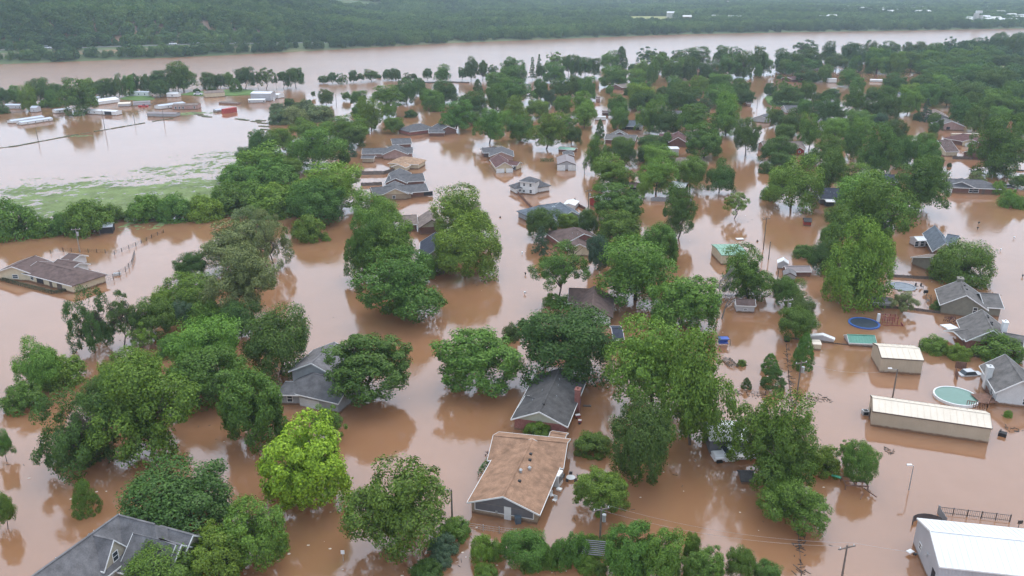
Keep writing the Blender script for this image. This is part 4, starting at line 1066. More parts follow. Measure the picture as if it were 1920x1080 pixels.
H("white_canopy", "low white canopy roof left of the teal-roofed container", "canopy", [b(1570, 190, 1575, 165, s=(1310, 600, 6.75), ze=.9, zr=1.5, w=4.4, roof='white', wall='lgw', o=.05)])
H("cream_box", "small cream shed behind the cone-shaped evergreen", "shed", [b(1430, 262, 1545, 268, s=(1310, 600, 6.75), ze=1.3, zr=1.5, w=2.2, roof='cream', wall='cream', o=.08, trim=None)])
H("teal_container", "teal-roofed half-sunk container beside the beige metal building", "container", [b(1588, 627, 1640, 629, ze=.75, zr=1.7, w=3.6, roof='teal', wall='lgw', o=.1, ribs=.5)])
H("sunken_shed_roof", "dark shed roof under the big tree near the truck", "shed", [b(318, 490, 400, 492, s=(1280, 720, 3), ze=.6, zr=1.3, w=2.6, roof='dgrey', wall='slate', o=.15, trim=None)])
# left-centre
SG = (640, 340, 6)
H("trampoline_house", "brown-roofed house with tan half-timbered gable left of street", "house", [
    b(1020, 432, 985, 325, s=SG, ze=2.0, zr=4.3, E=(862, 500), roof='taup', wall='dbrick', gable='sage', trim=DTRIM, vents="1 -.05 B"), b(640, 385, 850, 375, s=SG, ze=2.0, zr=3.6, w=8, roof='taup', wall='dbrick')], HG)
H("navy_gable_house", "navy-roofed house squeezed between two big trees", "house", [b(1060, 770, 1060, 570, s=SG, ze=2.0, zr=4.6, E=(880, 810), roof='navy', wall='sage', gable='sage', chim=(1, .98, 'cream', -.8, .9))], HG)
H("grey_corner_roof", "small grey roof corner under the big round tree", "house", [b(1080, 905, 1190, 930, s=SG, ze=1.5, zr=2.3, w=6, roof='lgrey', wall='dbrick')], HG)
SH = (980, 360, 6)
H("brown_hip_house", "brown hip-roofed house right of the street behind the pine", "house", [b(570, 395, 690, 470, s=SH, ze=2.0, zr=4.4, w=11, hip=(1, 0), roof='brown', wall='brick', vents="0 .3;1 .5;2 .2"), b(640, 585, 610, 500, s=SH, ze=1.9, zr=3.5, w=5.5, roof='brown', wall='cream')], HG)
SI = (1000, 500, 6)
H("brown_gable_house", "brown-roofed house with white gable behind the dark drooping tree", "house", [b(665, 440, 690, 215, s=SI, ze=2.0, zr=4.5, E=(895, 548), roof='brown', wall='white', gable='lgw', trim=DTRIM), b(400, 240, 660, 250, s=SI, ze=2.0, zr=3.8, w=8, roof='brown', wall='brick')], HG)
H("dark_roof_corner", "dark roof corner between the drooping tree and light tree", "house", [b(880, 690, 1000, 690, s=SI, ze=2, zr=3, w=6, roof='navy', wall='slate')], HG)
H("metal_carport", "white-topped open metal carport in the hedge at left", "carport", [b(186, 419, 212, 417, ze=2.2, zr=2.8, w=4.2, roof='pale', wall='dark', o=.1, trim=None, nowall=False)])
# trailer park
ST, SU = (0, 110, 6), (280, 110, 6)
for (R, z0, z1, w, rf, wl, lb, op) in (
    (b(100, 690, 470, 637, s=ST)['R'], 1.3, 1.8, 4.0, 'pale', 'white', "white trailer home at left, farther of a touching pair", ""),
    (b(205, 705, 565, 655, s=ST)['R'], 1.4, 1.9, 4.2, 'pale', 'white', "white trailer home at left, nearer of a touching pair", "F w -5 .7 .6 .7;F w -1 .7 .6 .7;F w 3 .7 .6 .7;F w 6 .7 .6 .7;A w 0 .8 .8 .8"),
    (b(600, 568, 785, 550, s=ST)['R'], 1.8, 2.3, 5, 'pale', 'white', "pale-roofed trailer home left of the lone big tree", "F w -2 1 .7 .8;F w 2 1 .7 .8"),
    (b(985, 562, 1335, 580, s=ST)['R'], 2.2, 2.6, 4.6, 'white', 'white', "white trailer home with dark opening right of the lone big tree", "F w -7 1.2 .7 .8;F w -4 1.2 .7 .8;F o 5 1.0 4.5 2.0"),
    (b(-5, 597, 320, 603, s=SU)['R'], 1.8, 2.3, 5, 'tmetal', 'grey', "long grey trailer home beside the levee line", ""),
    (b(1030, 462, 1300, 428, s=ST)['R'], 2.0, 3.2, 6, 'white', 'white', "white round-roofed trailer with dark end opening", "B o 0 1 2 1.6"),
    (b(1330, 490, 1470, 485, s=ST)['R'], 1.7, 2.3, 6, 'cream', 'lgw', "cream-roofed shed in the trailer park", ""),
    (b(1465, 362, 1695, 366, s=ST)['R'], 2.6, 3.0, 5, 'pale', 'white', "white trailer home under the riverside trees", "F w -6 1.4 .8 1;F w 0 1.4 .8 1;F w 4 1.4 .8 1"),
    (b(80, 520, 375, 482, s=SU)['R'], 2.0, 2.5, 5, 'pale', 'white', "lavender-roofed trailer home beside the brick building", "F w -3 1 .7 .9;F w 2 1 .7 .9"),
    (b(270, 505, 560, 500, s=SU)['R'], 2.4, 3.0, 8, 'taup', 'pink', "brown brick building with white-framed windows in the trailer park", "F w -5 1.2 1 1.3;F w -3 1.2 1 1.3;F w -1 1.2 1 1.3;F w 5 1.2 1 1.3"),
    (b(1165, 368, 1390, 370, s=SU)['R'], 4.6, 5.2, 9, 'white', 'lgrey', "tall white metal building at the end of the trailer park", "F d 8 1.2 1 2"),
    (b(1395, 388, 1480, 392, s=SU)['R'], 2.4, 2.8, 6, 'white', 'white', "low white annex right of the tall metal building", ""),
    (b(1115, 452, 1305, 448, s=SU)['R'], 1.9, 2.3, 4.5, 'white', 'lgw', "low white trailer in front of the tall metal building", "F w -4 1 .7 .8;F w 4 1 1 .8"),
    (b(610, 362, 835, 350, s=SU)['R'], 2.8, 3.8, 8, 'taup', 'cream', "cream house behind the small tree in the trailer park", ""),
    (b(205, 380, 335, 380, s=SU)['R'], 2.4, 2.8, 5, 'white', 'white', "white trailer home beside the dark tree", "F w 0 1.2 .8 .9"),
    (b(1490, 480, 1690, 470, s=ST)['R'], 2.0, 2.4, 5, 'tmetal', 'lgw', "grey trailer home behind the red pickup", ""),
    (b(70, 508, 250, 508, s=ST)['R'], 2.2, 2.6, 5, 'pale', 'lgw', "pale grey trailer home behind the touching pair", "F w 2 1.1 .7 .8;F w 4 1.1 .7 .8"),
    (b(355, 530, 432, 530, s=ST)['R'], 2.6, 3.4, 4, 'pale', 'lgw', "small white gabled shed behind the touching pair", "F w 0 1.2 .6 .8"),
    (b(1010, 428, 1120, 425, s=ST)['R'], 2.4, 2.7, 4, 'pale', 'lgw', "pale trailer roof behind the round-roofed trailer", ""),
    (b(730, 570, 885, 552, s=SU)['R'], 1.2, 1.5, 3.5, 'pale', 'lgrey', "grey low trailer touching the red container", ""),
    (b(800, 480, 1010, 490, s=SU)['R'], .9, 1.2, 4, 'taup', 'pink', "low half-sunk roof left of the low white trailer", "")):
    H("trailer_home", lb, "trailer", [dict(R=R, ze=z0, zr=z1, w=w, roof=rf, wall=wl, o=.12, trim=None, ops=op)], "trailer park buildings")
# ---------------------------------------------------------------- half-drowned field, lawns, levee, far road
def vnoise(x, y, seed, octv=4):
    r = np.random.RandomState(seed); T = r.rand(64, 64); s = 0; a = 1; tot = 0
    for k in range(octv):
        xf, yf = x * 2 ** k + 13.7 * k, y * 2 ** k + 7.1 * k
        xi, yi = np.floor(xf).astype(int), np.floor(yf).astype(int); fx, fy = xf - xi, yf - yi
        fx, fy = fx * fx * (3 - 2 * fx), fy * fy * (3 - 2 * fy)
        g = lambda i, j: T[i % 64, j % 64]
        s = s + a * ((g(xi, yi) * (1 - fx) + g(xi + 1, yi) * fx) * (1 - fy) + (g(xi, yi + 1) * (1 - fx) + g(xi + 1, yi + 1) * fx) * fy)
        tot += a; a *= .55
    return s / tot


def soggy(name, blobs, step, m, label, base=-0.30, amp=0.35, sx=0.05, sy=0.16, ang=0.5, seed=1):
    "ground that barely breaks the water: tufts and streaks come from its own relief"
    C = [(G(x, y), rx, ry, h) for (x, y, rx, ry, h) in blobs]
    x0 = min(c.x - 1.6 * rx for c, rx, ry, h in C); x1 = max(c.x + 1.6 * rx for c, rx, ry, h in C)
    y0 = min(c.y - 1.6 * ry for c, rx, ry, h in C); y1 = max(c.y + 1.6 * ry for c, rx, ry, h in C)
    xs, ys = np.arange(x0, x1, step), np.arange(y0, y1, step)
    X, Y = np.meshgrid(xs, ys, indexing='ij')
    M = np.full(X.shape, -1.0)
    for c, rx, ry, h in C:
        M = np.maximum(M, h * np.exp(-(((X - c.x) / rx) ** 2 + ((Y - c.y) / ry) ** 2)))
    ca, sa = math.cos(ang), math.sin(ang)
    U, Vv = X * ca + Y * sa, -X * sa + Y * ca
    M = M + 0.5 * (vnoise(X * .03, Y * .03, seed + 9, 3) - .5)
    Z = base + 0.34 * np.clip(M, 0, 1.35) + amp * (vnoise(U * sx, Vv * sy, seed, 3) - 0.5) * (0.3 + np.clip(M, 0, 1)) + 0.35 * (vnoise(U * .22, Vv * .6, seed + 3, 3) - .5) + 0.5 * (vnoise(X * 1.1, Y * .8, seed + 5, 3) - .5)
    Z = np.where(M < 0.12, -0.6, Z)
    ni, nj = X.shape; idx = np.arange(ni * nj).reshape(ni, nj)
    F = np.stack([idx[:-1, :-1], idx[1:, :-1], idx[1:, 1:], idx[:-1, 1:]], -1).reshape(-1, 4)
    z = Z.reshape(-1); F = F[(z[F] > -0.1).any(1)]
    used = np.unique(F); remap = np.full(ni * nj, -1); remap[used] = np.arange(len(used))
    o = mesh(name, np.stack([X, Y, Z], -1).reshape(-1, 3)[used].tolist(), remap[F].tolist(), m)
    return tag(o, label, None, None, "structure")


WETGRASS = plain("wet_grass", (0.155, 0.200, 0.075), 0.9, 0.3, 0.12, 1.6)
soggy("flooded_field", [(85, 360, 24, 16, 1.15), (140, 366, 36, 24, 1.45), (215, 378, 36, 26, 1.6), (290, 378, 36, 30, 1.55), (250, 345, 40, 14, .8), (370, 340, 24, 30, 1.05), (410, 300, 20, 26, .9), (350, 310, 30, 20, .6), (150, 335, 50, 12, .55), (110, 395, 30, 10, .5)],
      0.55, WETGRASS, "green grass of a drowned field showing through the water")
soggy("grass_bank", [(345, 214, 14, 6, 1.5), (362, 212, 14, 5, 1.4)], 0.8, WETGRASS, "short green bank in front of the brick building", seed=4)
soggy("grass_bank", [(145, 255, 8, 3, 1.3)], 0.8, WETGRASS, "small green tuft of bank under the lone big tree", seed=6)
mudgreen = plain("levee_weeds", (0.11, 0.12, 0.07), 0.95, 0.3, 0.5, 3)
pts = [(-10, 279), (30, 274), (72, 266), (128, 255.5), (177, 247), (240, 236), (307, 224.5), (325, 222)]
mb = MB(); rg = random.Random(3)
for i in range(len(pts) - 1):
    p, q = G(*pts[i]), G(*pts[i + 1]); k = int((q - p).length / 2.2)
    for j in range(k):
        if rg.random() < 0.12: continue
        c = p.lerp(q, (j + .5) / k); a = math.atan2((q - p).y, (q - p).x) + rg.uniform(-.15, .15); s = rg.uniform(.5, 1)
        mb.obox(c + Vector((0, rg.uniform(-.25, .25), 0)), Vector((math.cos(a), math.sin(a), 0)) * 1.35, Vector((-math.sin(a), math.cos(a), 0)) * .5 * s, Vector((0, 0, .28 * s)))
tag(mb.build("levee", mudgreen), "thin weedy levee line crossing the flooded field", None, None, "structure")
mb = MB()
for (x, y) in ((365, 211), (372, 214), (380, 217), (388, 219), (450, 223.5), (458, 225), (480, 228), (489, 226), (492, 231), (495, 237), (499, 243)):
    c = G(x, y); mb.obox(c, (2.6, -1.2, 0), (.4, .8, 0), (0, 0, .22))
tag(mb.build("levee", mudgreen), "broken weedy levee line right of the red container", None, None, "structure")
patch("lawn", [(1432, 183), (1440, 178), (1470, 180), (1500, 186), (1523, 190), (1526, 196), (1500, 199), (1460, 200), (1440, 196)], GRASS, .5, "small green lawn island")
patch("lawn", [(335, 178), (360, 172), (400, 170), (455, 167), (480, 170), (478, 178), (430, 180), (370, 180)], GRASS, .45, "green lawn strip beside the trailer park trees")
patch("lawn", [(222, 186), (240, 180), (285, 180), (292, 186), (265, 190)], GRASS, .4, "green lawn under the white riverside trailer")
patch("field", [(1862, 136), (1864, 124), (1960, 125), (1990, 140), (1900, 145)], HAYFIELD, .7, "pale hay field behind the right-hand wood")
patch("field", [(1885, 108), (1890, 99), (1980, 98), (1990, 108)], GRASS, .7, "green field at the far right behind the wood")
for i, (fx0, fy0, fx1, fy1) in enumerate(FIELDS):
    xs_, ys_ = np.linspace(fx0, fx1, 24), np.linspace(fy0, fy1, 10)
    X, Y = np.meshgrid(xs_, ys_, indexing='ij'); Z = land_h(X, Y) + 0.6
    idx = np.arange(240).reshape(24, 10)
    F = np.stack([idx[:-1, :-1], idx[1:, :-1], idx[1:, 1:], idx[:-1, 1:]], -1).reshape(-1, 4)
    o = mesh("field", np.stack([X, Y, Z], -1).reshape(-1, 3).tolist(), F.tolist(), HAYFIELD)
    tag(o, ["pale meadow clearing on the far bank", "pale meadow on the far bank, right-hand of the pair", "small meadow close to the far river bank"][i], None, None, "structure")
xs_ = np.linspace(-640, -150, 160); V_, F_ = [], []
for i, x in enumerate(xs_):
    for u in (44, 53):
        y = float(bank_y(x)) + u; V_.append((x, y, float(land_h(np.array(x), np.array(float(bank_y(x)) + 48))) + 0.35))
    if i: F_.append((2 * i - 2, 2 * i, 2 * i + 1, 2 * i - 1))
tag(mesh("far_road", V_, F_, plain("road_asphalt", (0.20, 0.20, 0.20), 0.9, 0.15, .05, .5)), "grey road along the foot of the far bluff", None, None, "structure")
far_forest()
near_wood()


# ---------------------------------------------------------------- cars and trucks
PAINT_W = plain("white_car_paint", (0.75, 0.75, 0.76), 0.25, 0.04, spec=0.5)
TYRE = plain("tyre_rubber", (0.02, 0.02, 0.02), 0.8, 0.2)


def vehicle(name, label, px, py, yaw, m, z0=0.0, kind='car', sc=1.0, group=None, at=None):
    c = at or G(px, py); root = empty(name, (c.x, c.y, z0), label, 'truck' if kind != 'car' else 'car', group)
    ca, sa = math.cos(yaw), math.sin(yaw); base = Vector((c.x, c.y, z0))
    def q(x, y, z): return base + Vector(((x * ca - y * sa) * sc, (x * sa + y * ca) * sc, z * sc))
    def hx(mb, x0, x1, w0, z0_, x2, x3, w1, z1): mb.hexa([q(x0, -w0, z0_), q(x1, -w0, z0_), q(x1, w0, z0_), q(x0, w0, z0_), q(x2, -w1, z1), q(x3, -w1, z1), q(x3, w1, z1), q(x2, w1, z1)])
    mb = MB()
    if kind == 'truck':
        hx(mb, -4.2, 1.0, .55, .35, -4.2, 1.0, .55, .75); mb.build("chassis", BLACK, root)
        mb = MB(); hx(mb, -.6, .9, 1.05, .5, -.55, .75, 1.0, 1.6); hx(mb, -.55, .75, 1.0, 1.602, -.45, .25, .92, 2.3); mb.build("cab", m, root)
        mb = MB(); hx(mb, .9, 2.5, .88, .6, .78, 2.35, .72, 1.45); mb.build("hood", m, root)
        for s in (-1, 1):
            mb = MB(); y = s * .93
            mb.tube(q(1.75, y - .3 * s, .55), q(1.75, y + .14 * s, .55), .48, .48, 14); mb.build("wheel", TYRE, root)
            mb = MB(); mb.obox(q(1.75, y, 1.08), Vector((ca, sa, 0)) * .62, Vector((-sa, ca, 0)) * .16, (0, 0, .1)); mb.build("fender", m, root)
            mb = MB(); mb.obox(q(-.02, s * .985, 1.9), Vector((ca, sa, 0)) * .3, Vector((-sa, ca, 0)) * .03, (0, 0, .22)); mb.build("side_window", GLASS, root)
            mb = MB(); mb.obox(q(.75, s * 1.15, 1.75), Vector((ca, sa, 0)) * .05, Vector((-sa, ca, 0)) * .1, (0, 0, .2)); mb.build("mirror", BLACK, root)
            mb = MB(); mb.tube(q(2.4, s * .62, .95), q(2.47, s * .62, .95), .13, .13, 8); mb.build("headlight", METAL, root)
        mb = MB(); hx(mb, .34, .8, .88, 1.66, .30, .42, .80, 2.2); mb.build("windscreen", GLASS, root)
        mb = MB(); hx(mb, -5.6, -.8, 1.15, .8, -5.6, -.8, 1.15, 1.2); mb.build("flatbed", m, root)
        return root
    hx(mb, -2.2, 2.2, .88, .25, -2.15, 2.1, .8, .85); mb.build("body", m, root)
    mb = MB(); hx(mb, -1.5 if kind == 'car' else -.4, 1.0, .78, .85, -1.1 if kind == 'car' else -.2, .5, .66, 1.45); mb.build("cabin", GLASS, root)
    mb = MB(); hx(mb, -1.1 if kind == 'car' else -.2, .5, .67, 1.452, -1.05 if kind == 'car' else -.15, .45, .62, 1.5); mb.build("car_roof", m, root)
    for sx in (-1.35, 1.35):
        for s in (-1, 1):
            mb = MB(); mb.tube(q(sx, s * .7, .33), q(sx, s * .9, .33), .33, .33, 10); mb.build("wheel", TYRE, root)
    return root


vehicle("flatbed_truck", "white flatbed truck with its hood out of the water under trees", 1366, 860, math.pi + .12, PAINT_W, -.35, 'truck', 1.0)
vehicle("pickup", "red pickup almost sunk in the trailer park", 269, 200, .25, plain("red_car_paint", (.45, .02, .03), .3, .05), -.3, 'pickup', 1.2)
vehicle("car", "white car parked by the narrow channel of the trailer park lawn", 372, 179, .1, PAINT_W, .4, 'car', 1.2)
vehicle("car", "grey car by the right-edge brick ranch", 1890, 351, .2, plain("grey_car_paint", (.35, .36, .38), .3, .05), -.5, 'car')
for px_, lb in ((88, "white van on the far road, first car from left"), (325, "white car on the far road, second car from left"), (368, "white car on the far road, third car from left"), (448, "white car on the far road, last car at right")):
    r_ = ray(px_, 88); x = r_.x / r_.y * 800
    for _ in range(12): y = float(bank_y(x)) + 48.5; x = r_.x / r_.y * y
    vehicle("car", lb, 0, 0, .45, PAINT_W, float(land_h(np.array(x), np.array(y))) + .4, 'car', 1.7, "cars on the far road", Vector((x, y, 0)))
# container
c0, c1 = G(418, 213.5), G(440, 209.5); mb = MB(); d_ = (c1 - c0); L_ = d_.length; yw = math.atan2(d_.y, d_.x)
root = empty("shipping_container", (c0 + c1) / 2, "red shipping container standing in the flooded field", "container")
REDP = plain("red_container_paint", (.42, .07, .06), .6, .15)
mb.box((c0 + c1) / 2 + Vector((0, 1.2, .9)), L_, 2.6, 3.0, yw); mb.build("body", REDP, root)
for i in range(9):
    mb = MB(); p = c0.lerp(c1, (i + .5) / 9) + Vector((math.sin(yw) * 1.33, -math.cos(yw) * 1.33 + 1.2, .9)); mb.box(p, .5, .1, 2.8, yw); mb.build("side_rib", REDP, root)


# ---------------------------------------------------------------- far town across the river
rg = random.Random(11)
PALE = [plain("pale_far_wall_%d" % i, c, .8, .1, .2, 1) for i, c in enumerate(((.62, .62, .6), (.5, .48, .45), (.36, .28, .24), (.66, .66, .68)))]
spots = [(1297, 26, 10), (1302, 22, 7), (1378, 29, 22), (1343, 28, 6), (1322, 25, 5), (1022, 15, 7)]
for i in range(92):
    u = rg.random()
    if u < .2: spots.append((rg.uniform(1495, 1570), rg.uniform(9, 15), rg.uniform(6, 16)))
    elif u < .66: spots.append((rg.uniform(1585, 1745), rg.uniform(11, 22), rg.uniform(6, 24)))
    elif u < .82: spots.append((rg.uniform(1815, 1915), rg.uniform(27, 34), rg.uniform(6, 20)))
    else: spots.append((rg.uniform(1230, 1900), rg.uniform(6, 30), rg.uniform(4, 10)))
for (x, y, ln) in spots:
    p = G(x, y, 15); ln = max(14, ln * p.length / FPX); h = rg.uniform(7, 9.5); zb = float(land_h(np.array(p.x), np.array(p.y)))
    root = empty("far_building", (p.x, p.y, zb), "small pale building in the hazy town beyond the river", "building", "buildings of the far town")
    m_ = rg.choice(PALE); yw = rg.uniform(-.2, .2); wd = max(8, min(24, ln * .7))
    mb = MB(); mb.box((p.x, p.y, zb + h / 2 - 1), ln, wd, h + 2, yw); mb.build("wall", m_, root)
    mb = MB(); ca, sa = math.cos(yw), math.sin(yw)
    q = lambda a, b_, z: Vector((p.x + a * ca - b_ * sa, p.y + a * sa + b_ * ca, z))
    l2, w2 = ln / 2 + .6, wd / 2 + .6
    T = [q(-l2, -w2, zb + h + .05), q(l2, -w2, zb + h + .05), q(l2, w2, zb + h + .05), q(-l2, w2, zb + h + .05), q(-l2, 0, zb + h + 2.6), q(l2, 0, zb + h + 2.6)]
    k = len(mb.V); mb.V += T; mb.F += [[0, 1, 5, 4], [2, 3, 4, 5], [1, 2, 5], [3, 0, 4], [3, 2, 1, 0]]; mb.build("roof", PALE[0] if rg.random() < .7 else PALE[3], root)
p = G(1831, 52); root = empty("silo_tower", (p.x, p.y, 0), "pale grain silo tower on the far river bank", "tower")
mb = MB(); mb.tube(p + Vector((-4, 0, -2)), p + Vector((-4, 0, 22)), 4, 4, 16); mb.build("silo", PALE[1], root)
mb = MB(); mb.tube(p + Vector((4, 3, -2)), p + Vector((4, 3, 19)), 4, 4, 16); mb.build("silo", PALE[1], root)
mb = MB(); mb.box(p + Vector((0, 1, 24)), 9, 5, 4); mb.build("headhouse", PALE[0], root)


# ---------------------------------------------------------------- poles, lamps and wires
POLEW = plain("pole_wood", (.17, .14, .12), .9, .2, 2, 10)
PTOP = {}


def pole(label, bx, by, tx, ty, kind='pole', m=None, group="utility poles"):
    p = G(bx, by); zt = max(1.5, zat(tx, ty, p.y)); m = m or POLEW
    root = empty("lamp_post" if kind == 'lamp' else "utility_pole", p, label, "lamp post" if kind == 'lamp' else "pole", group)
    mb = MB(); mb.tube(p - Vector((0, 0, 1)), p + Vector((0, 0, zt)), .15 if kind != 'lamp' else .09, .10 if kind != 'lamp' else .06, 8); mb.build("shaft", m, root)
    up = Vector((0, 0, 1)); a = .35
    if kind == 'cross' or kind == 'trans':
        mb = MB(); mb.obox(p + up * (zt - .35), (1.1, .35, 0), (.03, -.06, 0), (0, 0, .07)); mb.build("crossarm", m, root)
        for s in (-.9, 0, .9):
            mb = MB(); mb.tube(p + up * (zt - .28) + Vector((s, .32 * s, 0)), p + up * (zt - .08) + Vector((s, .32 * s, 0)), .06, .05, 6); mb.build("insulator", WHITE, root)
    if kind == 'trans':
        mb = MB(); q = p + up * (zt - 1.5) + Vector((.38, -.1, 0)); mb.tube(q - up * .5, q + up * .5, .26, .26, 10); mb.build("transformer", METAL, root)
    if kind in ('lamp', 'arm'):
        mb = MB(); q = p + up * (zt - .12); e = q + Vector((-1.3 if kind == 'arm' else -.6, 0, .25)); mb.tube(q, e, .04, .035, 6); mb.build("lamp_arm", METAL, root)
        mb = MB(); mb.obox(e, (.32, 0, 0), (0, .14, 0), (0, 0, .08)); mb.build("lamp_head", WHITE, root)
    PTOP[label] = p + up * (zt - .1)
    return root


pole("wooden street-light pole left of the tan house", 848, 978, 838, 918, 'arm')
pole("pole with white transformer beside the tan house's yard tree", 1125, 1010, 1130, 951, 'trans')
pole("bare wooden pole at the bottom near the white metal building", 1578, 1085, 1588, 1022, 'cross')
pole("wooden pole behind the long beige metal building", 1673, 748, 1681, 692, 'arm')
pole("pole with transformer beside the cone-shaped evergreen", 1492, 757, 1499, 677, 'trans')
pole("slim white lamp post standing alone in open brown water", 1704, 919, 1711, 873, 'lamp', METAL)
pole("pale pole behind the cream-walled house at left", 150, 473, 143, 428, 'trans', PALEBARK)
pole("leaning pole behind the mint-roofed shed, left of two", 1431, 468, 1437, 408, 'cross')
pole("thin pole right of the mint-roofed shed, shorter of two", 1441, 486, 1445, 453)
pole("thin pole left of the small grey gabled shed", 1456, 540, 1461, 506)
pole("tall street lamp in front of the dark street tree", 1399, 294, 1405, 256, 'lamp', METAL)
pole("street lamp by the right-edge brick ranch's back water", 1855, 332, 1860, 299, 'arm', PALEBARK)
pole("pole with white box beside the small red barn", 1103, 392, 1105, 356, 'trans')
pole("pole right of the grey two-door garage", 1096, 326, 1097, 304, 'trans', PALEBARK)
pole("pole at the thicket's right edge by the street houses", 652, 280, 650, 256, 'trans', PALEBARK)
pole("pole in the flooded field beside the levee, far left", 72, 266, 69, 240)
pole("pole on the levee right of the lone big tree", 197, 244, 192, 207)
pole("pole on the levee in front of the grey trailer", 253, 234, 251, 212)
pole("pole behind the round-roofed trailer under the bank trees", 187, 184, 183, 158, 'cross')
pole("pole at the levee's right end", 308, 231, 305, 206)
pole("pole among the trees of the flooded riverside row", 631, 200, 631, 177)
pole("pole left of the dark grove at centre left", 642, 411, 641, 384, 'cross')
pole("pole in the water right of the dense channel grove", 1040, 212, 1039, 194)
pole("thin pole at the wide flooded street's upper part", 1419, 205, 1421, 186)
pole("pole beside the twin evergreens' fence", 1473, 605, 1476, 560, 'trans', PALEBARK)


def wire(label, a, b_, sag=1.2):
    mb = MB(); n = 14; P = []
    for i in range(n + 1):
        t_ = i / n; q = a.lerp(b_, t_); P.append(q - Vector((0, 0, sag * 4 * t_ * (1 - t_))))
    for i in range(n): mb.tube(P[i], P[i + 1], .010, .010, 4, False)
    tag(mb.build("power_line", METAL), label, "cable", "power lines")


a_, b_ = PTOP["pole with white transformer beside the tan house's yard tree"], PTOP["bare wooden pole at the bottom near the white metal building"]
wire("power line between tan house pole and bottom pole, left of two strands", a_ + Vector((-.9, -.3, .15)), b_ + Vector((-.9, -.3, .15)))
wire("power line between tan house pole and bottom pole, right of two strands", a_ + Vector((.9, .3, .15)), b_ + Vector((.9, .3, .15)))
wire("power line from bottom pole towards the white metal building", b_ + Vector((.9, .3, .15)), b_ + Vector((40, -6, 1)))
wire("power line from evergreen pole to the pole behind the beige building", PTOP["pole with transformer beside the cone-shaped evergreen"], PTOP["wooden pole behind the long beige metal building"])


# ---------------------------------------------------------------- fences, walls and hedges
def fence(label, pts, top, style='board', m=None, sp=2.4, group="yard fences", th=.05):
    P = [G(*p) for p in pts]; m = m or WOOD
    root = empty("fence", P[0], label, "fence", group); rg = random.Random(int(P[0].x * 10))
    run = MB()
    for i in range(len(P) - 1):
        a, b2 = P[i], P[i + 1]; L = (b2 - a).length; k = max(1, round(L / sp)); d = (b2 - a).normalized(); n = Vector((-d.y, d.x, 0))
        for j in range(k + (1 if i == len(P) - 2 else 0)):
            q = a.lerp(b2, j / k); mb = MB(); h = top + (.12 if style != 'board' else -.05)
            mb.obox(q + Vector((0, 0, h / 2 - .4)) + n * (.07 if style == 'board' else 0), d * .05, n * .05, (0, 0, h / 2 + .4)); mb.build("post", m, root)
        if style == 'board':
            k2 = max(1, int(L / .34))
            for j in range(k2):
                q = a.lerp(b2, (j + .5) / k2); h = top * rg.uniform(.9, 1.05)
                run.obox(q + Vector((0, 0, h / 2 - .2)), d * (L / k2 / 2 * .93), n * .02, (0, 0, h / 2 + .2))
        elif style == 'iron':
            for z in (.25, top): run.obox((a + b2) / 2 + Vector((0, 0, z)), d * L / 2, n * .025, (0, 0, .025))
            k2 = int(L / .22)
            for j in range(k2):
                q = a.lerp(b2, (j + .5) / k2); run.obox(q + Vector((0, 0, top / 2)), d * .014, n * .014, (0, 0, top / 2))
        else:
            for z in (.3 * top, .65 * top, top): run.obox((a + b2) / 2 + Vector((0, 0, z)), d * L / 2, n * .012, (0, 0, .014))
            k2 = int(L / .5)
            for j in range(k2):
                q = a.lerp(b2, (j + .5) / k2); run.obox(q + Vector((0, 0, top / 2)), d * .008, n * .008, (0, 0, top / 2))
    o = run.build({'board': "fence_boards", 'iron': "picket_bars", 'wire': "fence_wire"}[style], m, root); o["kind"] = "stuff"


IRON = plain("dark_iron", (.06, .055, .055), .6, .2)
fence("dark board fence behind the large olive-gabled house", [(1665, 519), (1790, 527), (1826, 531)], .75)
fence("board fence in front of the large olive-gabled house", [(1640, 577), (1700, 580), (1760, 588), (1797, 592)], .6)
fence("board fence in front of the white-chimney house's shrubs", [(1723, 654), (1770, 662), (1845, 671)], .6)
fence("short board fence end left of the broad shrubs", [(1723, 654), (1724, 645)], .9)
fence("low dark fence top left of the beige metal building", [(1540, 642), (1637, 652)], .22)
fence("low dark fence top left of the cone-shaped evergreen", [(1476, 635), (1500, 637)], .3)
fence("board fence curving along the street by the two-storey house", [(965, 358), (975, 369), (1003, 399)], 1.1, m=DECKW)
fence("brown board fence right of the blue-grey house", [(1077, 376), (1086, 388), (1097, 394)], 1.0, m=DECKW)
fence("dark board fence between the peach roof and the long grey house", [(667, 328), (720, 327), (740, 322)], 1.4)
fence("dark board fence above the cream-gabled house", [(677, 349), (716, 347)], 1.2)
fence("grey board fence in front of the white-roofed workshop", [(1221, 377), (1256, 378), (1297, 380)], 1.4, m=plain("silver_wood", (.26, .26, .27), .9, .2))
fence("dark board fence beside the steep brown roof", [(1786, 298), (1822, 299), (1830, 296)], 1.2)
fence("dark board fence along the wide pale pond at right", [(1862, 320), (1920, 321)], .6)
fence("wire fence curving from the cream-walled house across the water", [(178, 534), (191, 531), (213, 524), (236, 510), (248, 497), (253, 478)], 1.3, 'wire', IRON)
fence("wire fence behind the cream-walled house", [(95, 476), (119, 472), (150, 473), (198, 475), (215, 478), (255, 462), (285, 447), (307, 437)], 1.0, 'wire', IRON)
fence("chain-link fence in front of the tan house", [(876, 991), (906, 996), (936, 1000), (968, 1003)], .9, 'wire', METAL)
fence("black iron fence beside the white metal building", [(1760, 963), (1893, 979)], 1.05, 'iron', IRON, 1.75)
fence("grey board screen at the white metal building's back corner", [(1757, 962), (1771, 985)], 1.3, m=plain("silver_wood", (.26, .26, .27), .9, .2))
fence("wire fence line along the tiny evergreen's yard", [(1355, 735), (1400, 737), (1435, 740), (1482, 742)], .5, 'wire', IRON)
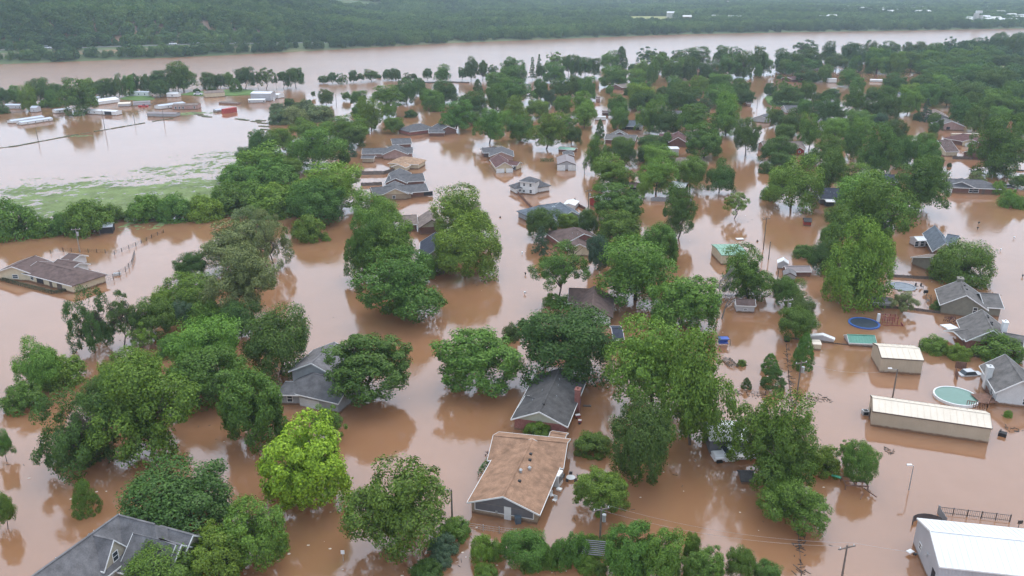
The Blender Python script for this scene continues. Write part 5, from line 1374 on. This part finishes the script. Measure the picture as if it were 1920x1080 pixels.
fence("wire fence beside the power pole right of the evergreens", [(1474, 650), (1478, 700), (1482, 742), (1487, 765)], .5, 'wire', IRON)
fence("sunken fence wire at the bottom right of the big tree", [(1493, 975), (1499, 1030), (1502, 1080)], .3, 'wire', IRON, 3)
fence("sunken wire fence across the open water above the cream shed", [(1315, 553), (1360, 555), (1450, 556)], .3, 'wire', IRON, 3)
fence("dark garden fence along the trailers' left bank", [(790, 156), (850, 155), (880, 156)], .9)
# deck and pools
def ring_pool(name, label, px, py, R, z, rim, water, cat, rw=.22, net=0):
    c = G(px, py); root = empty(name, c, label, cat); mb = MB(); n = 36; up = Vector((0, 0, 1))
    for i in range(n):
        a0, a1 = 2 * math.pi * i / n, 2 * math.pi * (i + 1) / n
        def q(a, r, zz): return c + Vector((math.cos(a) * r, math.sin(a) * r, zz))
        mb.hexa([q(a0, R - rw, -.6), q(a0, R, -.6), q(a1, R, -.6), q(a1, R - rw, -.6), q(a0, R - rw, z), q(a0, R, z), q(a1, R, z), q(a1, R - rw, z)])
    mb.build("rim", rim, root)
    mesh("surface", [(math.cos(2 * math.pi * i / n) * (R - rw), math.sin(2 * math.pi * i / n) * (R - rw), z - .10) for i in range(n)], [list(range(n))], water, root)
    if net:
        for i in range(6):
            a = i * math.pi / 3; mb = MB(); p = c + Vector((math.cos(a) * R, math.sin(a) * R, z)); mb.tube(p, p + up * net, .04, .04, 6); mb.build("net_pole", METAL, root)
    return root


POOLW = plain("green_pool_water", (.13, .235, .185), .06, .08, .3, 1, spec=.5)
TMAT = plain("dark_mat", (.025, .04, .06), .5, .3, .5, 3)
ring_pool("swimming_pool", "round pool of green water with white rim and deck", 1792, 746, 3.55, .45, WHITE, POOLW, "pool")
ring_pool("trampoline", "large round blue-rimmed trampoline level with the water", 1620, 607, 3.1, .22, plain("blue_pad", (.03, .10, .32), .5, .15), TMAT, "trampoline", .4)
ring_pool("trampoline", "round pale-netted trampoline beside the pale shrub at right", 1692, 538, 2.9, .16, plain("pale_pad", (.30, .34, .38), .6, .2), plain("grey_mat", (.20, .22, .25), .3, .3), "trampoline", .25)
ring_pool("trampoline", "blue trampoline beside the half-timbered gable house", 761, 426, 1.9, .5, plain("blue_pad", (.03, .10, .32), .5, .15), TMAT, "trampoline", .3, 1.3)
root = empty("pool_deck", G(1843, 752), "brown wooden deck with railing between pool and white brick house", "deck")
c = G(1843, 752)
for i in range(14):
    mb = MB(); mb.obox(c + Vector((-1.3 + i * .22, 0, .55)), (.1, 0, 0), (0, 1.6, 0), (0, 0, .04)); mb.build("plank", DECKW, root)
for (ax, ay, bx_, by_) in ((1812, 762, 1850, 768), (1850, 768, 1858, 750), (1846, 733, 1852, 744)):
    p, q = G(ax, ay), G(bx_, by_)
    mb = MB(); d = (q - p); mb.obox((p + q) / 2 + Vector((0, 0, 1.1)), d / 2, d.cross(Vector((0, 0, 1))).normalized() * .05, (0, 0, .05)); mb.build("rail", DECKW, root)
    k = int(d.length / .3)
    for j in range(k + 1):
        mb = MB(); mb.obox(p.lerp(q, j / max(k, 1)) + Vector((0, 0, .4)), (.045, 0, 0), (0, .045, 0), (0, 0, .7)); mb.build("baluster", DECKW, root)
root = empty("yard_gate", G(1792, 700), "brown board enclosure left of the white brick house", "fence", "yard fences")
for (ax, ay, bx_, by_) in ((1790, 702, 1794, 712), (1790, 690, 1811, 693), (1794, 712, 1795, 714)):
    p, q = G(ax, ay), G(bx_, by_); k = max(2, int((q - p).length / .3))
    for j in range(k):
        mb = MB(); mb.obox(p.lerp(q, (j + .5) / k) + Vector((0, 0, .6)), (q - p) / k / 2 * .92, (.03, .03, 0), (0, 0, .8)); mb.build("board", DECKW, root)
vehicle("car", "silver car sunk beside the white brick house", 1818, 702, .1, plain("silver_car_paint", (.5, .51, .53), .25, .05), -.62, 'car')
# hedge round the cream-walled house
hm_ = bpy.data.objects
def hedge(label, pts, w, h, col):
    P = [G(*p) for p in pts]; root = empty("hedge", P[0], label, "hedge"); rng = np.random.RandomState(5); C, Q = [], []
    for i in range(len(P) - 1):
        L = (P[i + 1] - P[i]).length; k = int(L * 130)
        t_ = rng.rand(k, 1); a = np.array(P[i])[None]; b2 = np.array(P[i + 1])[None]; d = (b2 - a) / L; n = np.array([[-d[0, 1], d[0, 0], 0]])
        th = rng.uniform(-.2, math.pi + .2, (k, 1)); r = rng.uniform(.75, 1.08, (k, 1))
        C.append(a + (b2 - a) * t_ + n * np.cos(th) * r * w + np.array([[0, 0, 1]]) * np.sin(th) * r * h); q = n * np.cos(th) + np.array([[0, 0, 1]]) * np.sin(th) + rng.normal(size=(k, 3)) * .4; Q.append(q / np.linalg.norm(q, axis=1, keepdims=True))
    C, Q = np.concatenate(C) - np.array(P[0])[None], np.concatenate(Q)
    me = quads_mesh("foliage", C, Q, rng.uniform(.08, .17, len(C)), .6, rng, LEAF); o = bpy.data.objects.new("foliage", me); COL.objects.link(o); o.parent = root; o.color = (*col, 1)
hedge("low clipped brown-green hedge around the cream-walled house", [(-12, 521), (40, 535), (103, 551), (140, 542), (177, 531)], .45, .75, (.085, .085, .05))
hedge("clipped dark hedge left of the grey two-door garage", [(1013, 303), (1038, 303)], .9, 1.3, (.04, .09, .035))
hedge("vines along the tan house's left eave", [(900, 897), (914, 877)], .5, 1.6, (.06, .13, .035))
hedge("purple-leaved shrub row beside the white-chimney house", [(1772, 607), (1790, 605)], 1.0, 1.5, (.085, .035, .045))
hedge("reddish shrub at the tan house's left porch", [(912, 858), (916, 857)], .6, 1.0, (.10, .045, .04))
hedge("brown vine-covered shed beside the white-gabled brown house", [(1150, 566), (1176, 568)], .9, 1.5, (.075, .06, .05))
hedge("grey brushwood drift in the water below the blue swing", [(1362, 674), (1376, 690)], 1.0, .5, (.13, .11, .10))
hedge("dark ivy mass on the mint-roofed shed's front edge", [(1349, 482), (1372, 483)], .3, 2.4, (.05, .055, .045))


# ---------------------------------------------------------------- bare trees
def bare_tree(label, bx, by, H_, seed, m, lean=(0, 0), n=9):
    p = G(bx, by); root = empty("bare_tree", p, label, "tree", "leafless trees"); rg = random.Random(seed)
    tr, br = MB(), MB(); q = p - Vector((0, 0, .8)); pts = [q]
    for i in range(5): q = q + Vector((lean[0] + rg.uniform(-.25, .25), lean[1] + rg.uniform(-.25, .25), (H_ + .8) / 5)); pts.append(q)
    for i in range(5): tr.tube(pts[i], pts[i + 1], .2 * (1 - i * .18), .2 * (1 - (i + 1) * .18), 7, False)
    def grow(q, d, l, r, k):
        e = q + d * l; br.tube(q, e, r, r * .55, 5, False)
        if k:
            for _ in range(3): grow(q.lerp(e, rg.uniform(.5, 1)), (d + Vector((rg.uniform(-.6, .6), rg.uniform(-.6, .6), rg.uniform(0, .4)))).normalized(), l * .55, r * .5, k - 1)
    for i in range(n):
        a = rg.uniform(0, 6.28); q = pts[rg.randint(1, 4)].lerp(pts[5], rg.uniform(0, .4)); grow(q, Vector((math.cos(a) * .7, math.sin(a) * .7, .8)).normalized(), H_ * .3, .06, 2)
    tr.build("trunk", m, root); br.build("branches", m, root)


bare_tree("leafless grey tree beside the cream shed", 1345, 596, 9.5, 3, plain("dead_wood", (.2, .18, .17), .9, .2), (.05, 0))
bare_tree("leaning leafless tree touching the cream shed", 1352, 598, 6, 8, plain("dead_wood", (.2, .18, .17), .9, .2), (.55, .2), 5)
bare_tree("bare white trunk at the wooded river edge, left one", 1304, 146, 9, 5, PALEBARK, (.1, 0), 5)
bare_tree("bare white trunk at the wooded river edge, taller right one", 1316, 147, 14, 6, PALEBARK, (.5, 0), 6)


# ---------------------------------------------------------------- yard things
def boxes(name, label, cat, px, py, parts, yaw=0.0, group=None, z=0.0):
    "parts: (name, material, x, y, z, sx, sy, sz[, extra yaw])"
    p = G(px, py); root = empty(name, (p.x, p.y, z), label, cat, group); ca, sa = math.cos(yaw), math.sin(yaw)
    for t_ in parts:
        nm, m, x, y, zz, sx, sy, sz = t_[:8]; mb = MB(); c = Vector((p.x + x * ca - y * sa, p.y + x * sa + y * ca, z + zz))
        if nm in ("pole", "leg_tube"): mb.tube(c - Vector((0, 0, sz / 2)), c + Vector((0, 0, sz / 2)), sx / 2, sy / 2, 8)
        elif nm in ("drum", "table_top"): mb.tube(c - Vector((0, 0, sz / 2)), c + Vector((0, 0, sz / 2)), sx / 2, sy / 2, 16)
        else: mb.box(c, sx, sy, sz, yaw + (t_[8] if len(t_) > 8 else 0))
        mb.build(nm, m, root)
    return root


REDW = plain("faded_red_paint", (.24, .06, .06), .7, .25); BLUEP = plain("blue_plastic", (.06, .12, .42), .45, .15); GREENP = plain("green_plastic", (.04, .28, .17), .4, .15); BINB = plain("grey_blue_plastic", (.10, .13, .16), .5, .15); WPL = plain("white_plastic", (.72, .72, .72), .4, .08)
P_ = [("post", REDW, x, y, .6, .12, .12, 2.4) for x in (-1.5, -.5, .5, 1.5) for y in (-.9, .9)]
P_ += [("rail", REDW, 0, y, z_, 3.2, .08, .08) for y in (-.93, .93) for z_ in (.5, 1.0, 1.5)] + [("cross_rail", REDW, x, 0, 1.62, .08, 1.8, .08) for x in (-1.5, -.75, 0, .75, 1.5)] + [("slide", WPL, -1.9, .4, 1.0, .5, .6, 1.7), ("low_rail", REDW, .6, -1.6, .2, 4.2, .1, .12), ("low_rail", REDW, 2.3, -1.2, .4, .1, 1.2, .5)]
boxes("playground_set", "red climbing frame with white slide beside the blue trampoline", "playset", 1665, 606, P_, -.12)
P_ = [("deck_frame", DECKW, 0, y, .75, 3.0, .14, .16) for y in (-1.1, 0, 1.1)] + [("deck_frame", DECKW, x, 0, .78, .14, 2.3, .14) for x in (-1.5, -.2, 1.5)] + [("leg", DECKW, x, y, .2, .14, .14, 1.2) for x in (-1.5, 1.5) for y in (-1.1, 1.1)] + [("deck_board", DECKW, .7, .5, .86, 1.1, .9, .04), ("slide", GREENP, -2.2, 1.0, .75, 1.3, .5, .12, -.5), ("swing_beam", DECKW, 1.6, -2.0, .35, .12, 2.2, .12, .5), ("swing_leg", DECKW, .3, -2.6, .1, .12, 1.6, .12, -.5)]
boxes("playground_set", "tipped wooden play frame with green slide in open water", "playset", 1601, 911, P_, -.1)
P_ = [("canopy", BLUEP, 0, 0, 1.35, 1.9, 1.6, .10), ("seat", BLUEP, 0, 0, .35, 1.8, .7, .12), ("backrest", BLUEP, 0, .4, .75, 1.8, .1, .7)] + [("leg", IRON, x, y, .4, .07, .07, 1.9) for x in (-1.1, 1.1) for y in (-.8, .8)] + [("roof_rail", IRON, 0, y, 1.42, 2.2, .06, .06) for y in (-.8, .8)]
boxes("garden_swing", "blue canopied garden swing beside the tall light green tree", "swing", 1356, 646, P_, .05)
P_ = [("slat", plain("silver_wood", (.26, .26, .27), .9, .2), 0, -1.3 + i * .37, 1.95, 3.2, .07, .1) for i in range(8)] + [("beam", plain("silver_wood", (.26, .26, .27), .9, .2), x, 0, 1.83, .1, 3.0, .14) for x in (-1.3, 1.3)] + [("post", plain("silver_wood", (.26, .26, .27), .9, .2), x, y, .6, .14, .14, 2.4) for x in (-1.3, 1.3) for y in (-1.3, 1.3)]
boxes("pergola", "grey wooden pergola overgrown with plants at the bottom edge", "pergola", 1116, 1052, P_, -.15)
P_ = [("slat", WOOD, 0, -.8 + i * .4, 1.5, 2.4, .1, .1) for i in range(5)] + [("post", WHITE, x, y, .4, .2, .16, 2.1) for x in (-1.5, 1.5) for y in (-.9, .9)] + [("seat", WHITE, 0, 0, .4, 2.0, .9, .1)]
boxes("pergola", "small white-posted pergola beside the tan-roofed house at right", "pergola", 1724, 494, P_, -.05)
boxes("wheelie_bin", "grey-blue bin beside the tan house's white door", "bin", 971, 980, [("body", BINB, 0, 0, .3, .75, .7, 1.2), ("lid", BINB, 0, 0, .94, .85, .8, .1)], .2)
boxes("wheelie_bin", "dark bin in the cream-walled house's porch water", "bin", 87, 527, [("body", BINB, 0, 0, .3, .9, .8, 1.1), ("lid", BLACK, 0, 0, .9, .95, .85, .1)], .2)
boxes("wheelie_bin", "dark bin tipped over at the right edge by the long beige building", "bin", 1879, 817, [("body", BLACK, 0, 0, .25, .9, 1.1, .7, .4), ("lid", BLACK, .2, .5, .35, .8, .15, .7, .4)], .5)
boxes("wheelie_bin", "black bin on the low fence beside the cone-shaped evergreen", "bin", 1475, 640, [("body", BLACK, 0, 0, .3, .9, .8, 1.2), ("lid", BLACK, 0, 0, .94, .95, .9, .1)], .1)
ch = lambda x, y: [("seat", WPL, x, y, .25, .55, .55, .06), ("backrest", WPL, x, y + .27, .55, .55, .05, .55), ("leg", WPL, x - .22, y - .2, .05, .05, .05, .4), ("leg", WPL, x + .22, y - .2, .05, .05, .05, .4)]
boxes("patio_chair", "white plastic chair at the tan house's right wall, upper one", "chair", 1034, 931, ch(0, 0), .4, "white chairs by the tan house")
boxes("patio_chair", "white plastic chair at the tan house's right wall, lower one", "chair", 1040, 940, ch(0, 0), -.6, "white chairs by the tan house")
boxes("patio_table", "dark patio table with chairs in the tan house's yard", "table", 1070, 899, [("table_top", METAL, 0, 0, .35, 1.3, 1.3, .06), ("leg_tube", IRON, 0, 0, 0, .1, .1, .7)] + [("chair_back", IRON, math.cos(a) * 1.0, math.sin(a) * 1.0, .4, .45, .12, .5, a + 1.57) for a in (0, 1.3, 2.6, 3.9, 5.2)], .2)
boxes("house_porch", "white glazed porch on the tan house's right wall", "porch", 1046, 908, [("frame", WHITE, 0, 0, .8, .9, 1.6, 2.2), ("pane", GLASS, .0, -.4, 1.1, .94, .5, 1.0), ("pane", GLASS, .0, .35, 1.1, .94, .5, 1.0), ("step", WHITE, .7, -1.2, .1, .7, .6, .3)], -.45)
boxes("garden_cart", "red and white cart beside the red-brick house", "cart", 1083, 783, [("body", REDW, 0, 0, .3, .9, .6, .35), ("top", WPL, 0, 0, .52, .8, .5, .1), ("wheel", TYRE, -.3, -.32, .1, .3, .08, .3)], .3)
boxes("garden_cart", "small red barrow below the red and white cart", "cart", 1087, 793, [("body", REDW, 0, 0, .25, .6, .5, .35), ("top", WPL, 0, .1, .46, .5, .35, .08), ("wheel", TYRE, 0, -.4, .1, .35, .2, .3)], -.2)
boxes("water_barrel", "blue barrel at the red-brick house's chimney", "barrel", 1085, 757, [("drum", BLUEP, 0, 0, .35, .7, .7, 1.1), ("table_top", BLUEP, 0, 0, .95, .5, .5, .1)])
boxes("log", "dark floating log near the red-brick house", "log", 1101, 762, [("trunk", WOOD, 0, 0, .05, 1.3, .35, .3), ("stub", WOOD, .4, .15, .15, .3, .25, .2)], -.15)
boxes("air_conditioner", "small grey air conditioner at the long beige building's end", "appliance", 1622, 777, [("body", METAL, 0, 0, .3, 1.0, .9, .9), ("grille", BLACK, 0, -.46, .35, .7, .05, .5), ("fan", BLACK, 0, 0, .77, .6, .6, .06)], -.1)
boxes("street_sign", "small white sign in the water at the bottom left of centre", "sign", 644, 1052, [("pole", METAL, 0, 0, .4, .06, .06, 1.8), ("panel", WPL, 0, -.05, 1.35, .45, .04, .55)])
boxes("basketball_hoop", "dark basketball hoop post right of the white metal building's fence", "hoop", 1909, 990, [("pole", IRON, 0, 0, .3, .08, .08, 1.6), ("backboard", IRON, .1, 0, .9, .6, .1, .5)])
for i, (x, y, lb, m_) in enumerate(((1835, 420, "dark mailbox in open water right of the sunroom house, upper one", BLACK), (1833, 430, "dark mailbox in open water right of the sunroom house, lower one", BLACK), (1901, 448, "white-topped mailbox near the right edge", WPL), (1876, 471, "mailbox in open water right of the round tree", WPL), (1917, 520, "dark mailbox cut by the right edge", BLACK), (979, 477, "white mailbox in the street left of the pine", WPL), (985, 516, "dark street marker left of the airy tree", BLACK), (984, 552, "white bottle-shaped float in the street below the marker", WPL), (1523, 391, "pale post in the water above the red garden shed", WPL), (1451, 527, "dark round tub left of the small grey shed", BLACK), (938, 408, "tiny dark scrap in the middle of the street", BLACK), (1420, 453, "dark scrap beside the sunken white car roof", BLACK))):
    boxes("mailbox" if 'mail' in lb else "street_marker" if 'marker' in lb or 'post' in lb else "floating_object", lb, "mailbox" if 'mail' in lb else "object", x, y, [("leg", m_, 0, 0, .15, .12, .12, .7), ("body", m_, 0, 0, .55 if 'mail' in lb or 'mark' in lb or 'post' in lb else .15, .5, .3, .3)], .3 * i)
boxes("car_roof", "white car roof just above the water beyond the mint-roofed shed", "car", 1387, 449, [("roof_panel", PAINT_W, 0, 0, .2, 2.0, 1.4, .1), ("pillar", GLASS, 0, 0, 0, 1.9, 1.3, .35)], .1)
boxes("floating_crate", "pale crate floating by the curved wire fence", "crate", 220, 516, [("body", WPL, 0, 0, .15, 1.5, .9, .7), ("lid", METAL, 0, 0, .53, 1.55, .95, .06)], .3)
boxes("grill", "dark barbecue on legs beside the large olive-gabled house", "grill", 1735, 552, [("body", BLACK, 0, 0, .6, .9, .5, .4), ("lid", BLACK, 0, 0, .9, .9, .45, .2), ("leg", IRON, -.35, 0, .1, .08, .08, .7), ("leg", IRON, .35, 0, .1, .08, .08, .7)], .3)
boxes("patio_set", "dark garden chairs in the pale pond beside the olive-gabled house", "chair", 1728, 540, [("seat", IRON, 0, 0, .4, .6, .6, .06), ("backrest", IRON, 0, .3, .75, .6, .06, .7), ("leg", IRON, -.25, -.25, .1, .06, .06, .7), ("leg", IRON, .25, -.25, .1, .06, .06, .7), ("seat", IRON, -.9, .7, .4, .6, .6, .06), ("backrest", IRON, -.9, 1.0, .75, .6, .06, .7)], .5)
boxes("garden_swing", "black metal swing frame left of the olive-gabled house", "swing", 1740, 566, [("leg", IRON, x, y, .5, .08, .08, 1.8) for x in (-.9, .9) for y in (-.5, .5)] + [("top_bar", IRON, 0, 0, 1.4, 2.0, .08, .08), ("seat", IRON, 0, 0, .4, 1.4, .5, .06)], 1.2)
boxes("wooden_dock", "pale deck chair frame under the big lower left tree", "frame", 285, 828, [("slat", PALEBARK, 0, -.6 + .25 * i, .9, 1.9, .07, .06) for i in range(6)] + [("rail", PALEBARK, x, 0, .85, .07, 1.6, .08) for x in (-.9, .9)] + [("leg", PALEBARK, x, -.7, .3, .08, .08, 1.2, .2) for x in (-.9, .5)], .25)
boxes("lawn_canopy", "white open canopy toppled near the white metal building", "canopy", 1708, 1040, [("panel", WPL, -.1, .1, .45, .8, .6, .08, .2), ("panel", BLACK, .3, -.3, .25, .5, .4, .1, .6), ("pole", IRON, .6, -.6, .2, .06, .06, .8)], .3)
# curved mesh screen behind the white metal building
c = G(1741, 990); root = empty("mesh_screen", c, "dark curved mesh screen behind the white metal building", "screen"); mb = MB(); n = 14
for i in range(n):
    a0, a1 = math.pi * (.05 + .95 * i / n), math.pi * (.05 + .95 * (i + 1) / n)
    q = lambda a, z: c + Vector((math.cos(a) * 1.9, math.sin(a) * 1.3 + .4, z))
    mb.hexa([q(a0, -.5), q(a1, -.5), q(a1, -.5) * 1.0 + Vector((0, .02, 0)), q(a0, -.5) + Vector((0, .02, 0)), q(a0, .95), q(a1, .95), q(a1, .95) + Vector((0, .02, 0)), q(a0, .95) + Vector((0, .02, 0))])
mb.build("mesh_panel", plain("dark_mesh", (.12, .10, .10), .8, .2), root)
mb = MB()
for i in range(n):
    a0, a1 = math.pi * (.05 + .95 * i / n), math.pi * (.05 + .95 * (i + 1) / n); mb.tube(c + Vector((math.cos(a0) * 1.9, math.sin(a0) * 1.3 + .4, .98)), c + Vector((math.cos(a1) * 1.9, math.sin(a1) * 1.3 + .4, .98)), .04, .04, 5)
mb.build("top_rail", IRON, root)


# ---------------------------------------------------------------- drift: twigs and foam caught around trees, walls and fences
rg = random.Random(21)
tw, fo = MB(), MB()
near = [T for T in TREES if T['pos'].y < 330]
for i in range(900):
    T = rg.choice(near); a = rg.uniform(0, 6.28); r = T['R'] * rg.uniform(.7, 1.7)
    p = T['pos'] + Vector((math.cos(a) * r, math.sin(a) * r, .012)); th = rg.uniform(0, 6.28); l = rg.uniform(.08, .38)
    if i % 2: tw.obox(p, Vector((math.cos(th), math.sin(th), 0)) * l, Vector((-math.sin(th), math.cos(th), 0)) * .035, (0, 0, .03))
    else:
        k = len(fo.V); l *= .7
        for j in range(6): fo.V.append(p + Vector((math.cos(j * 1.047) * l * rg.uniform(.6, 1), math.sin(j * 1.047) * l * rg.uniform(.4, .8), .012)))
        fo.F.append([k + j for j in range(6)])
for (pa, pb, n_) in (((1355, 736), (1490, 748), 60), ((1490, 745), (1560, 750), 40), ((1476, 650), (1486, 760), 60), ((1499, 980), (1502, 1078), 50), ((1315, 553), (1455, 556), 60), ((1660, 842), (1675, 850), 14), ((1880, 800), (1920, 812), 20), ((60, 512), (150, 470), 20), ((985, 460), (1040, 500), 15)):
    p, q = G(*pa), G(*pb)
    for j in range(n_):
        c = p.lerp(q, rg.random()) + Vector((rg.gauss(0, .35), rg.gauss(0, .5), .015)); th = rg.uniform(0, 6.28); l = rg.uniform(.1, .5)
        tw.obox(c, Vector((math.cos(th), math.sin(th), 0)) * l, Vector((-math.sin(th), math.cos(th), 0)) * .05, (0, 0, .03))
tag(tw.build("floating_twigs", plain("wet_twigs", (.07, .055, .045), .8, .3)), "dark twigs and litter drifting on the flood water", None, None, "stuff")
tag(fo.build("floating_foam", plain("dirty_foam", (.55, .48, .42), .8, .2)), "pale foam flecks drifting on the flood water", None, None, "stuff")
# ---------------------------------------------------------------- haze
hm = bpy.data.materials.new("haze_air"); hm.use_nodes = True
t = hm.node_tree; t.nodes.clear()
out = t.nodes.new("ShaderNodeOutputMaterial"); pv = t.nodes.new("ShaderNodeVolumePrincipled")
pv.inputs["Color"].default_value = (0.68, 0.85, 1.0, 1); pv.inputs["Density"].default_value = 0.00014; pv.inputs["Anisotropy"].default_value = 0.2
t.links.new(pv.outputs[0], out.inputs["Volume"])
mb = MB(); mb.box((0, 4600, 226), 13000, 10400, 468)
hz = mb.build("haze", hm); tag(hz, "thin bluish summer haze in the air", None, None, "stuff")
